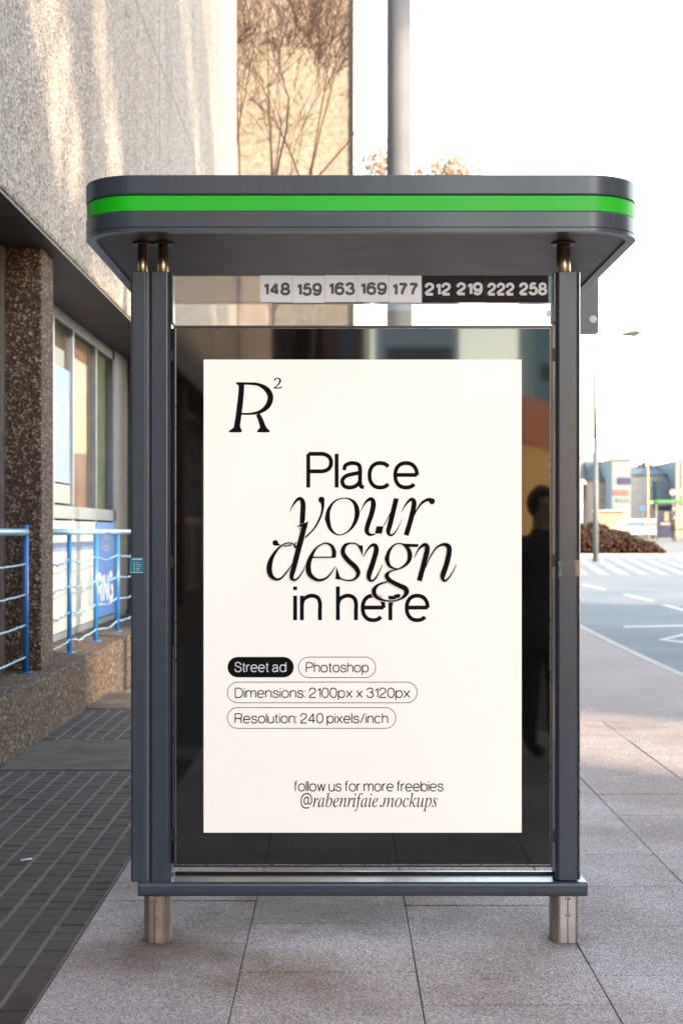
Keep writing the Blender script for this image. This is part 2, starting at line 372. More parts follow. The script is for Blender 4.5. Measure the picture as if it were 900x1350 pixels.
GLY = {'r':(224,[[-13,0,46,209,51,231,55,247,56,259,55,268,52,275,47,279,39,281,28,283,13,284,15,297,59,304,71,306,81,308,90,310,104,314,113,316,118,316,123,315,125,312,124,308,89,179,137,255,177,301,208,316,216,315,223,312,229,307,233,300,236,292,237,283,236,271,232,261,226,253,219,246,210,242,200,240,193,241,186,244,180,248,175,253,172,260,170,268,118,199,75,110,41,0]]),'a':(342,[[50,-8,33,-6,20,0,8,10,0,25,-5,43,-7,64,-4,101,4,138,18,175,38,211,62,244,90,274,121,298,152,312,183,316,208,312,224,300,232,280,241,309,292,309,231,90,226,71,223,55,222,44,223,39,227,36,233,35,245,40,261,55,282,80,291,72,256,27,224,1,195,-8,180,-5,171,6,168,23,170,42,178,74,191,118,166,79,142,48,119,23,97,6,74,-5],[82,33,93,35,104,39,116,48,128,59,140,72,152,87,164,104,175,122,185,141,195,161,203,181,210,201,215,221,218,240,219,257,215,280,204,294,185,299,164,295,143,284,124,266,105,241,88,211,74,175,68,157,63,139,58,122,55,105,54,89,53,73,56,51,66,37]]),'b':(340,[[82,-8,57,-7,36,-2,18,6,6,15,-2,25,-5,36,-4,41,-4,45,-2,50,88,404,90,411,91,418,92,424,93,437,92,443,90,448,86,452,80,454,72,455,61,455,50,455,54,467,68,469,82,470,94,472,105,474,114,476,123,479,138,483,149,486,156,487,160,486,163,484,163,480,103,251,137,287,174,309,214,316,239,313,262,304,280,289,294,270,303,246,306,218,304,191,298,164,287,137,274,111,257,87,238,64,216,44,192,26,166,12,139,1,111,-6],[95,9,120,13,144,23,168,40,190,62,208,88,224,119,237,151,244,182,246,211,245,232,239,250,230,264,218,275,203,281,186,283,165,280,145,270,126,254,109,231,95,202,83,167,54,66,52,55,50,46,50,38,55,22,70,13]]),'e':(287,[[89,-7,62,-4,39,6,21,21,7,42,-1,68,-4,99,-3,120,2,143,9,165,19,188,31,210,46,231,63,250,81,268,101,283,132,302,164,313,195,316,214,315,229,310,242,303,251,293,256,281,258,266,252,239,236,213,208,189,170,169,121,153,61,142,60,134,58,126,57,118,56,98,63,58,84,34,119,26,151,32,185,50,221,81,231,71,209,47,187,27,165,12,141,2,116,-5],[64,158,106,167,140,180,168,199,188,221,200,245,204,271,201,286,193,295,180,298,166,296,151,290,137,280,122,266,108,250,95,230,83,208,73,184]]),'n':(364,[[222,-9,213,-8,205,-5,198,1,193,8,190,17,189,28,192,49,201,86,216,140,231,195,239,233,242,254,241,265,235,272,225,275,216,273,206,270,195,263,183,255,172,244,159,232,147,219,135,205,123,189,112,174,102,158,93,142,76,105,59,58,42,0,-12,0,53,221,58,238,61,252,62,263,61,270,58,276,53,280,46,283,36,284,23,285,17,285,19,297,37,299,53,301,67,303,80,305,91,307,100,310,114,313,125,316,130,316,133,314,133,308,93,177,126,220,158,254,188,281,216,300,241,311,263,315,285,311,298,299,302,278,302,269,301,261,300,252,298,242,296,232,293,222,254,88,247,64,245,49,247,40,251,35,259,34,274,40,291,59,312,91,322,83,290,32,256,1]]),'i':(177,[[122,394,114,395,106,398,98,404,93,411,89,419,88,428,89,436,93,445,98,452,106,458,114,462,122,463,131,462,139,458,147,452,153,445,156,437,157,428,156,419,153,410,147,403,140,398,132,395],[33,-8,15,-4,4,8,0,29,0,36,1,44,3,53,11,86,55,241,58,254,60,264,59,272,55,278,50,282,42,285,31,287,17,287,20,299,65,305,77,307,87,308,96,310,110,314,119,316,124,316,128,315,130,313,131,308,130,303,128,296,63,79,60,67,58,58,58,52,59,41,64,34,72,32,87,38,106,55,130,84,140,74,102,28,67,1]]),'f':(199,[[-48,-153,-60,-152,-70,-148,-79,-142,-86,-135,-90,-126,-91,-116,-89,-100,-80,-90,-66,-87,-54,-89,-47,-96,-44,-108,-45,-112,-45,-116,-46,-119,-49,-127,-48,-131,-46,-133,-42,-134,-29,-131,-19,-123,-10,-108,-6,-98,-2,-87,2,-74,6,-60,10,-43,13,-25,71,283,7,283,12,304,75,304,83,340,96,384,113,420,135,449,160,470,187,483,216,487,232,485,247,481,259,473,268,463,274,452,275,439,272,422,261,412,243,408,229,411,221,420,218,435,219,441,221,447,224,455,223,459,221,462,219,465,215,467,211,468,206,469,182,459,163,431,148,383,132,304,210,304,207,283,128,283,101,150,90,97,78,49,67,7,56,-29,44,-60,33,-85,9,-123,-18,-146]]),'m':(550,[[410,-7,391,-3,380,10,376,31,377,45,380,61,384,78,424,218,428,233,430,245,430,255,428,266,422,272,411,275,399,273,386,267,371,258,356,245,340,229,325,210,309,188,294,164,279,137,269,116,259,94,251,72,242,49,235,25,228,0,175,0,235,203,241,224,244,242,245,257,243,267,237,273,227,275,219,273,208,269,196,263,183,254,170,243,155,230,141,215,127,198,113,179,104,163,95,146,86,129,78,110,70,90,63,70,40,0,-13,0,50,212,58,243,60,251,61,258,61,263,60,271,56,277,51,281,42,284,31,286,17,287,19,300,50,302,75,305,94,310,113,315,123,316,127,315,129,313,130,308,129,303,128,296,91,177,155,254,212,300,263,316,286,311,299,298,304,277,301,256,295,225,285,184,343,257,398,301,449,316,471,311,484,298,489,275,489,269,488,261,486,253,479,222,436,65,434,57,433,50,435,41,439,37,445,35,453,36,461,41,469,48,483,64,499,87,508,76,476,30,443,2]]),'o':(351,[[105,-8,75,-5,48,5,26,22,9,44,-1,71,-4,102,-2,128,4,153,14,178,27,203,43,226,61,247,82,267,104,284,128,298,152,308,177,314,201,316,234,313,261,303,283,286,300,264,310,237,314,206,312,184,307,161,299,138,288,115,275,94,260,73,243,54,224,37,203,23,171,6,139,-5],[113,11,131,14,149,21,166,32,182,47,197,65,211,85,224,108,234,131,243,155,249,180,253,204,255,226,248,267,229,291,197,299,176,295,154,285,132,268,112,244,94,216,78,183,66,149,58,115,56,83,57,62,62,44,71,30,82,20,96,13]]),'c':(298,[[99,-8,70,-5,46,6,26,23,11,46,2,75,-1,109,1,131,5,153,12,175,22,197,34,217,48,237,64,255,82,272,102,286,133,303,166,313,199,316,219,315,235,310,249,302,259,292,265,280,267,267,266,256,263,246,258,239,251,233,243,229,233,228,217,231,207,240,204,255,204,260,205,264,207,268,209,272,211,276,214,279,218,284,220,289,218,295,210,298,197,299,174,296,151,286,130,271,110,250,93,225,79,196,68,165,61,136,59,107,61,83,67,63,76,46,89,33,104,25,122,23,157,29,192,49,228,82,238,71,193,27,146,1]]),'k':(339,[[218,-7,206,-6,196,0,187,9,179,23,170,41,161,63,120,161,78,129,41,0,-13,0,103,414,105,422,106,428,106,435,105,442,103,448,98,452,92,454,83,455,71,455,62,455,66,468,109,474,121,477,131,479,140,481,158,486,169,487,172,486,175,484,175,480,172,465,84,157,195,240,214,256,226,269,230,280,226,288,215,292,197,294,203,306,337,306,334,293,332,293,306,289,278,276,246,255,164,193,214,73,219,63,223,54,229,47,235,41,241,37,248,36,263,40,281,55,301,79,311,69,294,45,278,26,261,11,245,1,231,-5]]),'u':(364,[[46,-8,33,-7,23,-3,15,4,9,13,5,24,4,38,4,46,6,56,8,69,11,82,14,98,19,116,50,228,54,247,56,265,55,273,52,279,47,283,39,286,28,287,13,287,15,300,59,306,71,307,81,309,90,311,105,314,114,316,119,316,124,316,127,314,128,312,127,304,125,296,71,107,62,74,60,66,59,59,59,54,61,42,68,35,79,32,93,35,107,42,124,54,141,71,159,91,177,115,195,142,211,171,227,203,241,237,252,272,261,309,314,309,255,92,250,73,247,58,246,47,248,39,252,34,260,32,275,38,294,55,315,84,324,75,291,29,257,1,222,-8,204,-4,192,7,189,27,190,42,193,60,199,81,220,153,187,104,156,63,127,32,99,10,72,-4]]),'p':(340,[[-96,-149,-93,-137,-74,-135,-59,-131,-49,-126,-41,-117,-34,-104,-29,-87,54,235,58,249,60,262,59,271,56,277,52,281,44,283,33,284,16,285,19,298,35,299,50,301,62,303,74,305,84,307,93,309,107,313,117,315,124,316,127,315,130,313,130,310,128,299,112,250,149,287,187,309,226,316,250,314,269,306,286,292,298,274,305,252,308,226,306,199,300,172,290,144,277,118,262,93,243,69,223,47,201,29,177,13,152,2,127,-5,101,-7,81,-6,64,-2,50,5,30,-81,26,-98,24,-109,23,-113,24,-121,28,-127,36,-132,45,-135,59,-137,77,-138,73,-149],[101,9,119,12,137,18,155,30,172,44,188,62,202,82,215,105,226,128,235,153,242,178,246,203,248,228,246,245,242,259,235,271,225,279,214,284,199,286,177,282,156,271,136,253,118,228,103,197,91,162,66,64,64,51,62,40,67,23,79,13]]),'s':(248,[[78,-8,61,-7,45,-5,32,-1,22,3,13,5,6,6,-1,5,-6,2,-9,-4,-22,-4,-7,106,4,105,7,77,14,53,24,35,37,21,53,13,71,10,86,12,99,17,110,26,119,38,124,52,126,69,123,85,116,102,104,120,83,147,63,175,56,185,51,196,46,206,42,217,40,227,40,238,42,259,50,278,63,294,80,306,100,314,123,316,140,316,154,313,166,310,176,305,186,303,193,302,202,304,207,308,209,314,220,314,207,214,195,214,184,261,163,289,130,299,120,298,110,294,102,287,96,279,92,270,91,261,93,245,102,228,116,208,136,181,143,172,149,163,155,154,162,143,168,132,173,122,176,111,179,100,179,89,178,71,173,55,166,40,156,26,144,15,130,5,114,-2,97,-7]]),'@':(604,[[291,-60,241,-56,195,-47,155,-30,120,-8,92,21,69,55,52,94,42,139,39,188,41,229,48,267,58,304,73,338,92,369,115,397,141,421,171,441,204,458,241,470,281,477,324,480,369,476,410,467,448,451,482,429,510,401,534,368,551,330,561,287,565,240,564,219,562,199,558,179,552,160,545,142,536,126,525,111,513,98,500,88,484,80,467,75,449,73,429,75,413,81,400,91,390,103,382,117,378,132,375,132,365,116,354,102,339,90,322,81,302,75,280,73,249,77,222,88,201,107,186,133,176,163,173,198,175,227,181,253,191,276,204,297,220,315,240,330,263,341,288,347,316,349,335,349,355,347,374,344,391,341,406,337,418,333,412,197,411,180,411,173,412,152,417,136,423,126,432,120,442,116,453,115,466,117,478,122,488,132,497,145,504,160,510,178,514,197,517,218,518,240,515,280,507,315,493,346,474,373,451,395,423,412,393,425,360,433,324,435,275,432,232,421,194,404,162,380,135,351,115,317,99,278,90,236,87,190,93,129,111,78,140,38,180,8,230,-10,291,-15,318,-14,344,-11,369,-6,393,0,415,6,435,13,435,-32,415,-40,394,-46,370,-52,346,-56,319,-59],[289,115,312,118,330,127,343,143,353,164,359,188,362,216,366,300,360,302,352,303,344,305,335,306,326,307,316,307,296,305,278,300,263,291,251,279,241,265,234,249,230,232,227,215,226,197,228,171,233,150,243,134,256,123,271,117]]),'.':(180,[[89,-9,79,-8,69,-5,60,1,54,10,50,22,48,36,50,51,54,63,60,71,69,77,79,80,89,81,100,80,110,77,119,71,126,63,130,51,132,36,130,22,126,10,119,1,110,-5,100,-8]])}
def outline_text(name, s, x0, x1, ybase, scale, place, mat, parent, lev=0):
    cu = bpy.data.curves.new(name, 'CURVE'); cu.dimensions = '2D'; cu.fill_mode = 'FRONT'
    adv = 0; lay = []
    for ch in s:
        a, polys = GLY[ch]; lay.append((adv, polys)); adv += a
    sx = (x1-x0)/adv
    for a, polys in lay:
        for P in polys:
            sp = cu.splines.new('POLY'); n = len(P)//2; sp.points.add(n-1); sp.use_cyclic_u = True
            for i in range(n): sp.points[i].co = ((a+P[2*i])*sx, P[2*i+1]*scale, 0, 1)
    tmp = bpy.data.objects.new(name, cu); COL.objects.link(tmp); bpy.context.view_layer.update()
    me = bpy.data.meshes.new_from_object(tmp.evaluated_get(bpy.context.evaluated_depsgraph_get()))
    bpy.data.objects.remove(tmp)
    for v in me.vertices: v.co = place(x0+v.co.x, ybase+v.co.y, lev)
    me.materials.clear(); me.materials.append(M[mat])
    o = bpy.data.objects.new(name, me); COL.objects.link(o); o.parent = parent
    me.transform(Matrix.Translation(-Vector(parent.location))); return o

# =================================================================== SHELTER
SH = empty('bus_shelter', (0, 5.27, 0), 'dark grey metal bus shelter with a green striped canopy in the foreground', 'bus shelter')
YP = 5.22
px = lambda p, Y=YP: X_(p, Y)
pz = lambda p, Y=YP: Z_(p, Y)
def rrect(x0, x1, y0, y1, r, n=14):
    out = []
    for cx, cy, a in ((x1-r, y0+r, -90), (x1-r, y1-r, 0), (x0+r, y1-r, 90), (x0+r, y0+r, 180)):
        for i in range(n+1):
            t = R(a+90*i/n); out.append((cx+r*math.cos(t), cy+r*math.sin(t)))
    return out
CX0, CX1, CY0, CY1 = -.925, 1.065, 5.02, 6.64
can = empty('canopy', (0, 5.8, 2.55), None, None); can.parent = SH; can.location = Vector((0, .53, 2.55))
def cpart(mb, name, mat, bevel=0, **k):
    o = mb.build(name, mat, None, bevel, soft=True, **k); o.parent = can
    o.data.transform(Matrix.Translation(-Vector((0, 5.8, 2.55)))); return o
out = rrect(CX0, CX1, CY0, CY1, .20)
cpart(MB().prism(out, 2.6765, 2.748), 'upper_fascia', 'grey_paint', .006, seg=3)
cpart(MB().prism(rrect(CX0+.002, CX1-.002, CY0+.002, CY1-.002, .2), 2.622, 2.6745), 'green_stripe', 'green')
cpart(MB().prism(out, 2.563, 2.620), 'lower_fascia', 'grey_paint', .003)
for sx in (.165,):
    cpart(MB().box(sx, sx+.002, CY0-.0006, CY0+.01, 2.678, 2.742), 'seam', 'dark_frame'); cpart(MB().box(sx, sx+.002, CY0-.0006, CY0+.01, 2.566, 2.618), 'seam', 'dark_frame')
mb = MB(); inn = rrect(CX0+.035, CX1-.035, CY0+.035, CY1-.035, .17)
n_ = len(out); a = [mb.bm.verts.new((x, y, 2.549)) for x, y in out]; b = [mb.bm.verts.new((x, y, 2.549)) for x, y in inn]
c = [mb.bm.verts.new((x, y, 2.5625)) for x, y in out]; d = [mb.bm.verts.new((x, y, 2.5625)) for x, y in inn]
for i in range(n_):
    j = (i+1) % n_
    mb._f([a[i], a[j], b[j], b[i]]); mb._f([a[i], c[i], c[j], a[j]]); mb._f([b[i], b[j], d[j], d[i]])
cpart(mb, 'edge_lip', 'grey_paint', .0)
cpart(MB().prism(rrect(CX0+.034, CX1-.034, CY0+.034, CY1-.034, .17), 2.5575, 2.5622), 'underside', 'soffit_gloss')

def post_profile(x0, x1, y0, y1, c):
    return [(x0+c, y0), (x1-c, y0), (x1, y0+c), (x1, y1-c), (x1-c, y1), (x0+c, y1), (x0, y1-c), (x0, y0+c)]
zt, zb = pz(358), pz(1161)
p = MB().prism(post_profile(px(732), px(763.5), 5.218, 5.328, .012), zb+.001, zt).build('post', 'grey_paint', SH, .0025)
p['label'] = 'slim upright post on the right of the poster case'
MB().box(px(763.3), px(764.4), 5.222, 5.30, zb+.003, zt-.003).build('rim_light_strip', 'silver_edge', p)  # bright strip put in for the light along the post's rim
MB().box(px(729.2), px(732.2), 5.222, 5.30, pz(424), zt-.004).build('glass_clamp', 'dark_frame', p, .001)
p = MB().prism(post_profile(px(172.5), px(194), 5.218, 5.328, .006), zb-.004, zt+.002).build('post', 'grey_paint', SH, .0025)
p['label'] = 'outer of the two joined left posts'
p2 = MB().prism(post_profile(px(196), px(225.5), 5.218, 5.328, .013), zb-.004, zt).build('post', 'grey_paint', SH, .0025)
p2['label'] = 'inner of the two joined left posts'
MB().box(px(193.2), px(196.8), 5.2205, 5.32, zb-.003, zt-.002).build('groove_trim', 'groove', p)
MB().box(px(225.3), px(228), 5.222, 5.30, pz(425), zt-.004).build('glass_clamp', 'dark_frame', p2, .001)
# hidden rear posts
for x in (-.83, .99):
    o = MB().prism(post_profile(x-.028, x+.028, 6.27, 6.33, .01), 0, 2.555).build('post', 'grey_paint', SH, .002); o['label'] = 'rear post carrying the back of the canopy'
# steel tubes and flanges between posts and canopy
for a_, b_ in ((179.5, 192.2), (206, 220)):
    xm = (px(a_)+px(b_))/2; r = (px(b_)-px(a_))/2
    o = MB().tube((xm, 5.27, zt-.05), (xm, 5.27, 2.557), r, n=28).build('support_tube', 'steel', SH)
    MB().tube((xm, 5.27, 2.551), (xm, 5.27, 2.5565), r+.019, n=32).build('flange', 'steel_dark', o)
xm = (px(736)+px(754))/2; r = .026
o = MB().tube((xm, 5.27, zt-.05), (xm, 5.27, 2.557), r, n=28).build('support_tube', 'steel', SH)
MB().tube((xm, 5.27, 2.551), (xm, 5.27, 2.5565), r+.019, n=32).build('flange', 'steel_dark', o)
# bottom beam: rounded section with a thin dark track behind
sec = [(5.205, .178), (5.212, .172), (5.30, .172), (5.30, .2225), (5.218, .2225), (5.208, .218), (5.2035, .211), (5.203, .19)]
bmn = MB().prism(sec, px(183.5), px(772), 'x').build('base_beam', 'grey_paint', SH, .0015)
MB().box(px(226), px(768), 5.335, 5.35, .215, .232).build('rear_track', 'dark_frame', bmn)
MB().box(px(227), px(741), 5.302, 5.333, .214, .2205).build('track_bed', 'groove', bmn)
for s_, e_ in ((183.5, 182.4), (772, 773.2)):
    MB().box(min(px(s_), px(e_)), max(px(s_), px(e_)), 5.206, 5.298, .174, .2205).build('end_cap', 'dark_frame', bmn, .002)
# feet
def foot(x0, x1, seam, plates, rivets, lab):
    f = MB().prism(post_profile(x0, x1, 5.215, 5.325, .020), -.012, .1715).build('foot', 'steel_foot', SH, .003); f['label'] = lab
    MB().box(seam-.0012, seam+.0012, 5.2138, 5.2152, 0.001, .170).build('seam', 'steel_dark', f)
    for (a, b, m) in plates: MB().box(a, b, 5.2125, 5.2153, .002, .169).build('cover_plate', m, f, .0008)
    for (u, w) in rivets: MB().tube((px(u), 5.2075, pz(w)), (px(u), 5.2125, pz(w)), .0032, n=10).build('rivet', 'steel_dark', f, .001)
M['steel_foot'] = plain('scuffed_galvanised_foot', (.34, .30, .26), .38, .7, 0, .05, .28, 7, .1, 90)
M['plate_pale'] = plain('pale_foot_plate', (.50, .50, .49), .42, .5, 0, .05, .18, 12)
M['plate_rust'] = plain('rusty_foot_plate', (.40, .27, .18), .5, .4, 0, .05, .3, 10)
foot(px(727.8), px(762.5), px(747.4), [(px(737.5), px(746.9), 'plate_pale'), (px(748), px(757.5), 'plate_pale')], [(744.6, 1184), (749.7, 1184), (744.6, 1206), (749.7, 1206)], 'pale riveted steel foot under the right post')
foot(px(189.5), px(223.8), px(204.2), [(px(205), px(214), 'plate_rust')], [(207.6, 1188), (207.6, 1210), (201, 1188)], 'brownish steel foot under the left posts')
# ---- poster case
case = MB().box(px(229.5), px(727), YP+.004, YP+.088, pz(1142.5), pz(430.5)).build('display_case', 'panel_black', SH)
mb = MB(); x0, x1, z0, z1 = px(229), px(727.6), pz(1143), pz(430)
t_ = .0075
for q in ((x0, x0+t_, z0, z1), (x1-t_, x1, z0, z1), (x0+t_, x1-t_, z1-t_, z1), (x0+t_, x1-t_, z0, z0+t_)): mb.box(q[0], q[1], YP-.004, YP+.092, q[2], q[3])
fr = mb.build('case_frame', 'dark_frame', case, .0012)
mb = MB(); t2 = .0014
x0 += t_; x1 -= t_; z0 += t_; z1 -= t_
for q in ((x0, x0+t2, z0, z1), (x1-t2, x1, z0, z1), (x0+t2, x1-t2, z1-t2, z1), (x0+t2, x1-t2, z0, z0+t2)): mb.box(q[0], q[1], YP+.0005, YP+.003, q[2], q[3])
mb.build('inner_bead', 'silver_edge', case)
for xx, ys in ((228.6, (468, 741, 1102)), (728.0, (467, 739, 1103))):
    for y in ys:
        s_ = -1 if xx < 400 else 1
        MB().box(min(px(xx), px(xx+s_*4.4)), max(px(xx), px(xx+s_*4.4)), 5.226, 5.25, pz(y+8), pz(y-8)).build('hinge', 'black_rubber', case, .002)
MB().box(px(225.6), px(228.7), 5.26, 5.29, pz(1142), pz(431)).build('gap_shade_strip', 'black_rubber', case)  # dark strip added so the open gap beside the case stays dark
MB().box(px(227.2), px(228.4), 5.24, 5.262, pz(1100), pz(852)).build('lock_strip', 'silver_edge', case)
# glass header with the route numbers
mb = MB().box(px(226.5), px(729.5), 5.246, 5.252, pz(428.4), pz(362.2))
hd = mb.build('glass_header', 'glass_strip', SH)
MB().box(px(227), px(729), 5.244, 5.254, pz(429.2), pz(427.9)).build('glass_edge', 'dark_frame', hd)
def place_h(u, v, lev): return Vector((X_(u, 5.243), 5.2418-lev*.0003, Z_(-v, 5.243)))
routes = [('148', 342.5, 385, 346.8, 382.6, 0), ('159', 385, 427.6, 390.6, 424.2, 0), ('163', 427.6, 470, 432.4, 467.8, 0), ('169', 470, 512.6, 474.2, 509.8, 0), ('177', 512.6, 555.4, 516.2, 551.4, 0),
          ('212', 556.4, 598, 559.4, 594.2, 1), ('219', 598, 639.6, 601.2, 635.8, 1), ('222', 639.6, 681, 642, 677.6, 1), ('258', 681, 722.6, 683.8, 720.6, 1)]
for i, (s, a, b, u0, u1, dk) in enumerate(routes):
    j = (0, .6, -.3, -.5, .4, .2, -.2, .3, -.1)[i]
    pl = MB().box(X_(a+.15, 5.243), X_(b-.15, 5.243), 5.2425, 5.2455, Z_(398.5+j, 5.243), Z_(363.2+j*.6, 5.243)).build('route_plate', 'sheet_dark' if dk else 'sheet_grey', SH)
    pl['label'] = ('dark plate with white route number ' if dk else 'pale plate with grey route number ') + s
    mb = MB(); write(mb, s, u0, u1, -(389.6+j), 17.2, .215, place_h, gap=30)
    mb.build('lettering', 'num_white' if dk else 'num_grey', pl)
pl = MB().box(X_(719.5, 5.243), X_(726, 5.243), 5.2432, 5.2455, Z_(417.5, 5.243), Z_(409.5, 5.243)).build('small_sticker', 'sheet_grey', hd)
# stickers on the posts
st = MB().box(px(171.7), px(190), 5.2155, 5.2176, pz(755.8), pz(734.4)).build('teal_sticker', 'teal', SH)
mb = MB()
mb.box(px(174.6), px(187.6), 5.2145, 5.2154, pz(738), pz(736.4))
mb.box(px(172.4), px(189), 5.2145, 5.2154, pz(755.2), pz(754.2))
for k in range(5):
    mb.box(px(176.6), px(178.2), 5.2145, 5.2154, pz(742.2+k*2.6), pz(741+k*2.6))
    mb.box(px(180), px(184+(k*7)%4), 5.2145, 5.2154, pz(742.0+k*2.6), pz(741.3+k*2.6))
    mb.box(px(172.2), px(173), 5.2145, 5.2154, pz(742+k*3), pz(741+k*3))
mb.build('printed_lines', 'pale_teal', st)
mb = MB(); random.seed(3)
pts = [(734.6, 738.5), (762.6, 738.2), (762.9, 759.6), (748, 760.6), (735.6, 760)] 
mb.prism([(px(a), pz(b)) for a, b in pts], 5.2152, 5.2172, 'y'); mb.build('clear_tape', 'tape', SH)
mb = MB().prism([(px(a), pz(b)) for a, b in [(734.4, 741), (739, 739), (738.2, 748), (740, 757), (737, 760.6), (735, 760), (737, 752), (736.4, 744)]], 5.2143, 5.2151, 'y'); mb.build('torn_tape_edge', 'groove', SH)

# =================================================================== POSTER
YT = 5.2145
PO = empty('poster', (px(478), YP, pz(1097)), 'cream street advertisement poster with large black lettering inside the case', 'poster')
def pp(u, Y=YP): return X_(u, Y)
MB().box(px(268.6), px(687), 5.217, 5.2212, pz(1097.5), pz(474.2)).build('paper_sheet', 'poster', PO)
def place_p(u, v, lev): return Vector((X_(u, YT), YT+.0015-lev*.00025, Z_(-v, YT)))
def sans(s, x0, x1, yb, cap, wt, mat='ink', parent=PO, gap=95, space=190, lev=0, place=place_p, name='lettering'):
    mb = MB(); write(mb, s, x0, x1, -yb, cap, wt, place, gap, space, lev); return mb.build(name, mat, parent)
sans('Place', 403.6, 552, 645.3, 49.6, .104, gap=28, lev=0)
sans('in here', 386.4, 566, 820.2, 49.6, .104, gap=55, space=215, lev=0)
def tr(pts, ox, oy, k, dx=0): return [((ox+(x+dx)/k), -(oy+y/k), w/k) for x, y, w in pts]
K = 6.923
def z1(p, st=6): return catmull(tr(p, 345, 650, K), st)
def z2(p, st=6): return catmull(tr(p, 475, 650, K), st)
your = [
 z1([(256,172,4),(285,110,15),(322,62,26),(355,52,34),(376,95,46),(374,180,47),(370,250,46),(362,310,30),(350,350,12),(346,366,5)]),
 z1([(545,62,44),(556,100,32),(552,160,22),(530,230,19),(480,320,16),(400,402,14),(320,454,13),(230,482,12),(180,482,14),(145,468,24),(120,455,34)]),
 z1([(598,235,46),(612,150,32),(670,72,15),(765,46,11),(842,85,30),(870,170,46),(850,265,34),(790,348,16),(700,382,11),(628,330,30),(598,235,46)]),
 z2([(-2,175,4),(35,100,15),(72,62,28),(105,58,36),(118,105,46),(98,200,46),(68,285,44),(57,345,42),(82,378,28),(125,376,14),(170,350,9),(215,292,9),(275,178,7)]),
 z2([(326,50,45),(300,160,46),(268,290,46),(253,350,40),(268,383,22),(305,372,15),(350,302,8),(380,238,3)]),
 z2([(371,176,4),(410,108,15),(450,64,27),(478,62,36),(488,105,46),(462,230,46),(416,385,46)]),
 z2([(470,248,6),(510,160,13),(560,90,22),(615,60,30),(650,72,48)])]
design = [
 z1([(312,500,26),(290,466,13),(235,456,10),(165,492,16),(98,580,32),(70,670,48),(80,745,44),(128,787,24),(180,775,17),(232,715,13),(278,652,7)]),
 z1([(392,280,44),(370,380,48),(335,510,48),(295,670,46),(273,762,38),(292,793,20),(330,777,14),(370,722,9),(400,656,3)]),
 z1([(655,588,36),(660,540,36),(638,482,24),(578,458,11),(500,500,16),(445,590,36),(424,670,46),(440,745,42),(510,794,24),(582,780,17),(635,728,11),(669,668,4)]),
 z1([(905,510,8),(870,468,11),(810,458,12),(757,482,30),(740,545,40),(785,612,42),(850,672,44),(880,730,38),(850,782,20),(790,798,11),(720,778,10),(684,730,6)]),
 z1([(450,586,10),(560,586,9),(673,586,9)],2),
 z2([(27,582,4),(60,522,13),(98,480,24),(132,478,36),(143,525,46),(115,630,46),(84,722,46),(76,772,38),(95,800,20),(130,786,14),(170,722,8),(201,652,3)]),
 z2([(240,600,42),(262,528,26),(310,472,13),(370,462,11),(430,505,32),(450,572,42),(425,640,28),(345,692,11),(268,668,24),(240,600,42)]),
 z2([(335,698,9),(275,713,14),(238,752,36),(272,800,38),(350,842,40),(408,872,46),(418,912,42),(378,958,20),(300,984,12),(210,978,18),(142,944,34),(122,890,40),(162,838,20),(255,806,9)]),
 z2([(490,592,4),(530,512,15),(570,478,28),(598,476,36),(608,515,46),(580,635,46),(536,801,46)]),
 z2([(592,682,6),(630,592,11),(690,502,15),(750,470,24),(798,484,42),(808,535,46),(785,645,46),(752,745,46),(750,783,32),(775,799,19),(815,760,12),(850,702,7),(873,650,3)])]
def polyp(pts, ox, oy, k, lev, mb):
    mb.poly([place_p(ox+x/k, -(oy+y/k), lev) for x, y in pts])
def disc(mb, x, y, r, lev, ox, oy, k=K): mb.poly([place_p(ox+(x+r*math.cos(a))/k, -(oy+(y+r*math.sin(a))/k), lev) for a in [2*math.pi*i/20 for i in range(20)]])
mb = MB()
for i, s in enumerate(your): stroke(mb, s, place_p, 4+(i % 2))
disc(mb, 545, 62, 29, 6, 345, 650); disc(mb, 124, 455, 26, 6, 345, 650); disc(mb, 652, 75, 27, 6, 475, 650)
polyp([(304,50),(348,50),(336,92),(294,92)], 475, 650, K, 6, mb)
mb.build('lettering', 'ink', PO)
extra = [([(312,304),(424,260),(410,325),(372,312),(360,306)], 345), ([(680,668),(672,784),(722,790)], 345), ([(22,478),(20,572),(-8,515),(-30,476)], 475), ([(148,304),(209,304),(194,368),(132,368)], 475), ([(385,461),(531,466),(522,492),(450,491),(425,500)], 475)]
mb = MB()
for i, s in enumerate(design): stroke(mb, [(x, y, w+14/K) for x, y, w in s], place_p, 8+(i % 2)*.5)
for pts, ox in extra[:1]+extra[3:4]:
    cx = sum(p[0] for p in pts)/len(pts); cy = sum(p[1] for p in pts)/len(pts)
    polyp([(x+math.copysign(7, x-cx), y+math.copysign(7, y-cy)) for x, y in pts], ox, 650, K, 9, mb)
mb.build('lettering_outline', 'knockout', PO)
mb = MB()
for i, s in enumerate(design): stroke(mb, s, place_p, 11+(i % 2))
for i, (pts, ox) in enumerate(extra): polyp(pts, ox, 650, K, 13+.3*i, mb)
mb.build('lettering', 'ink', PO)
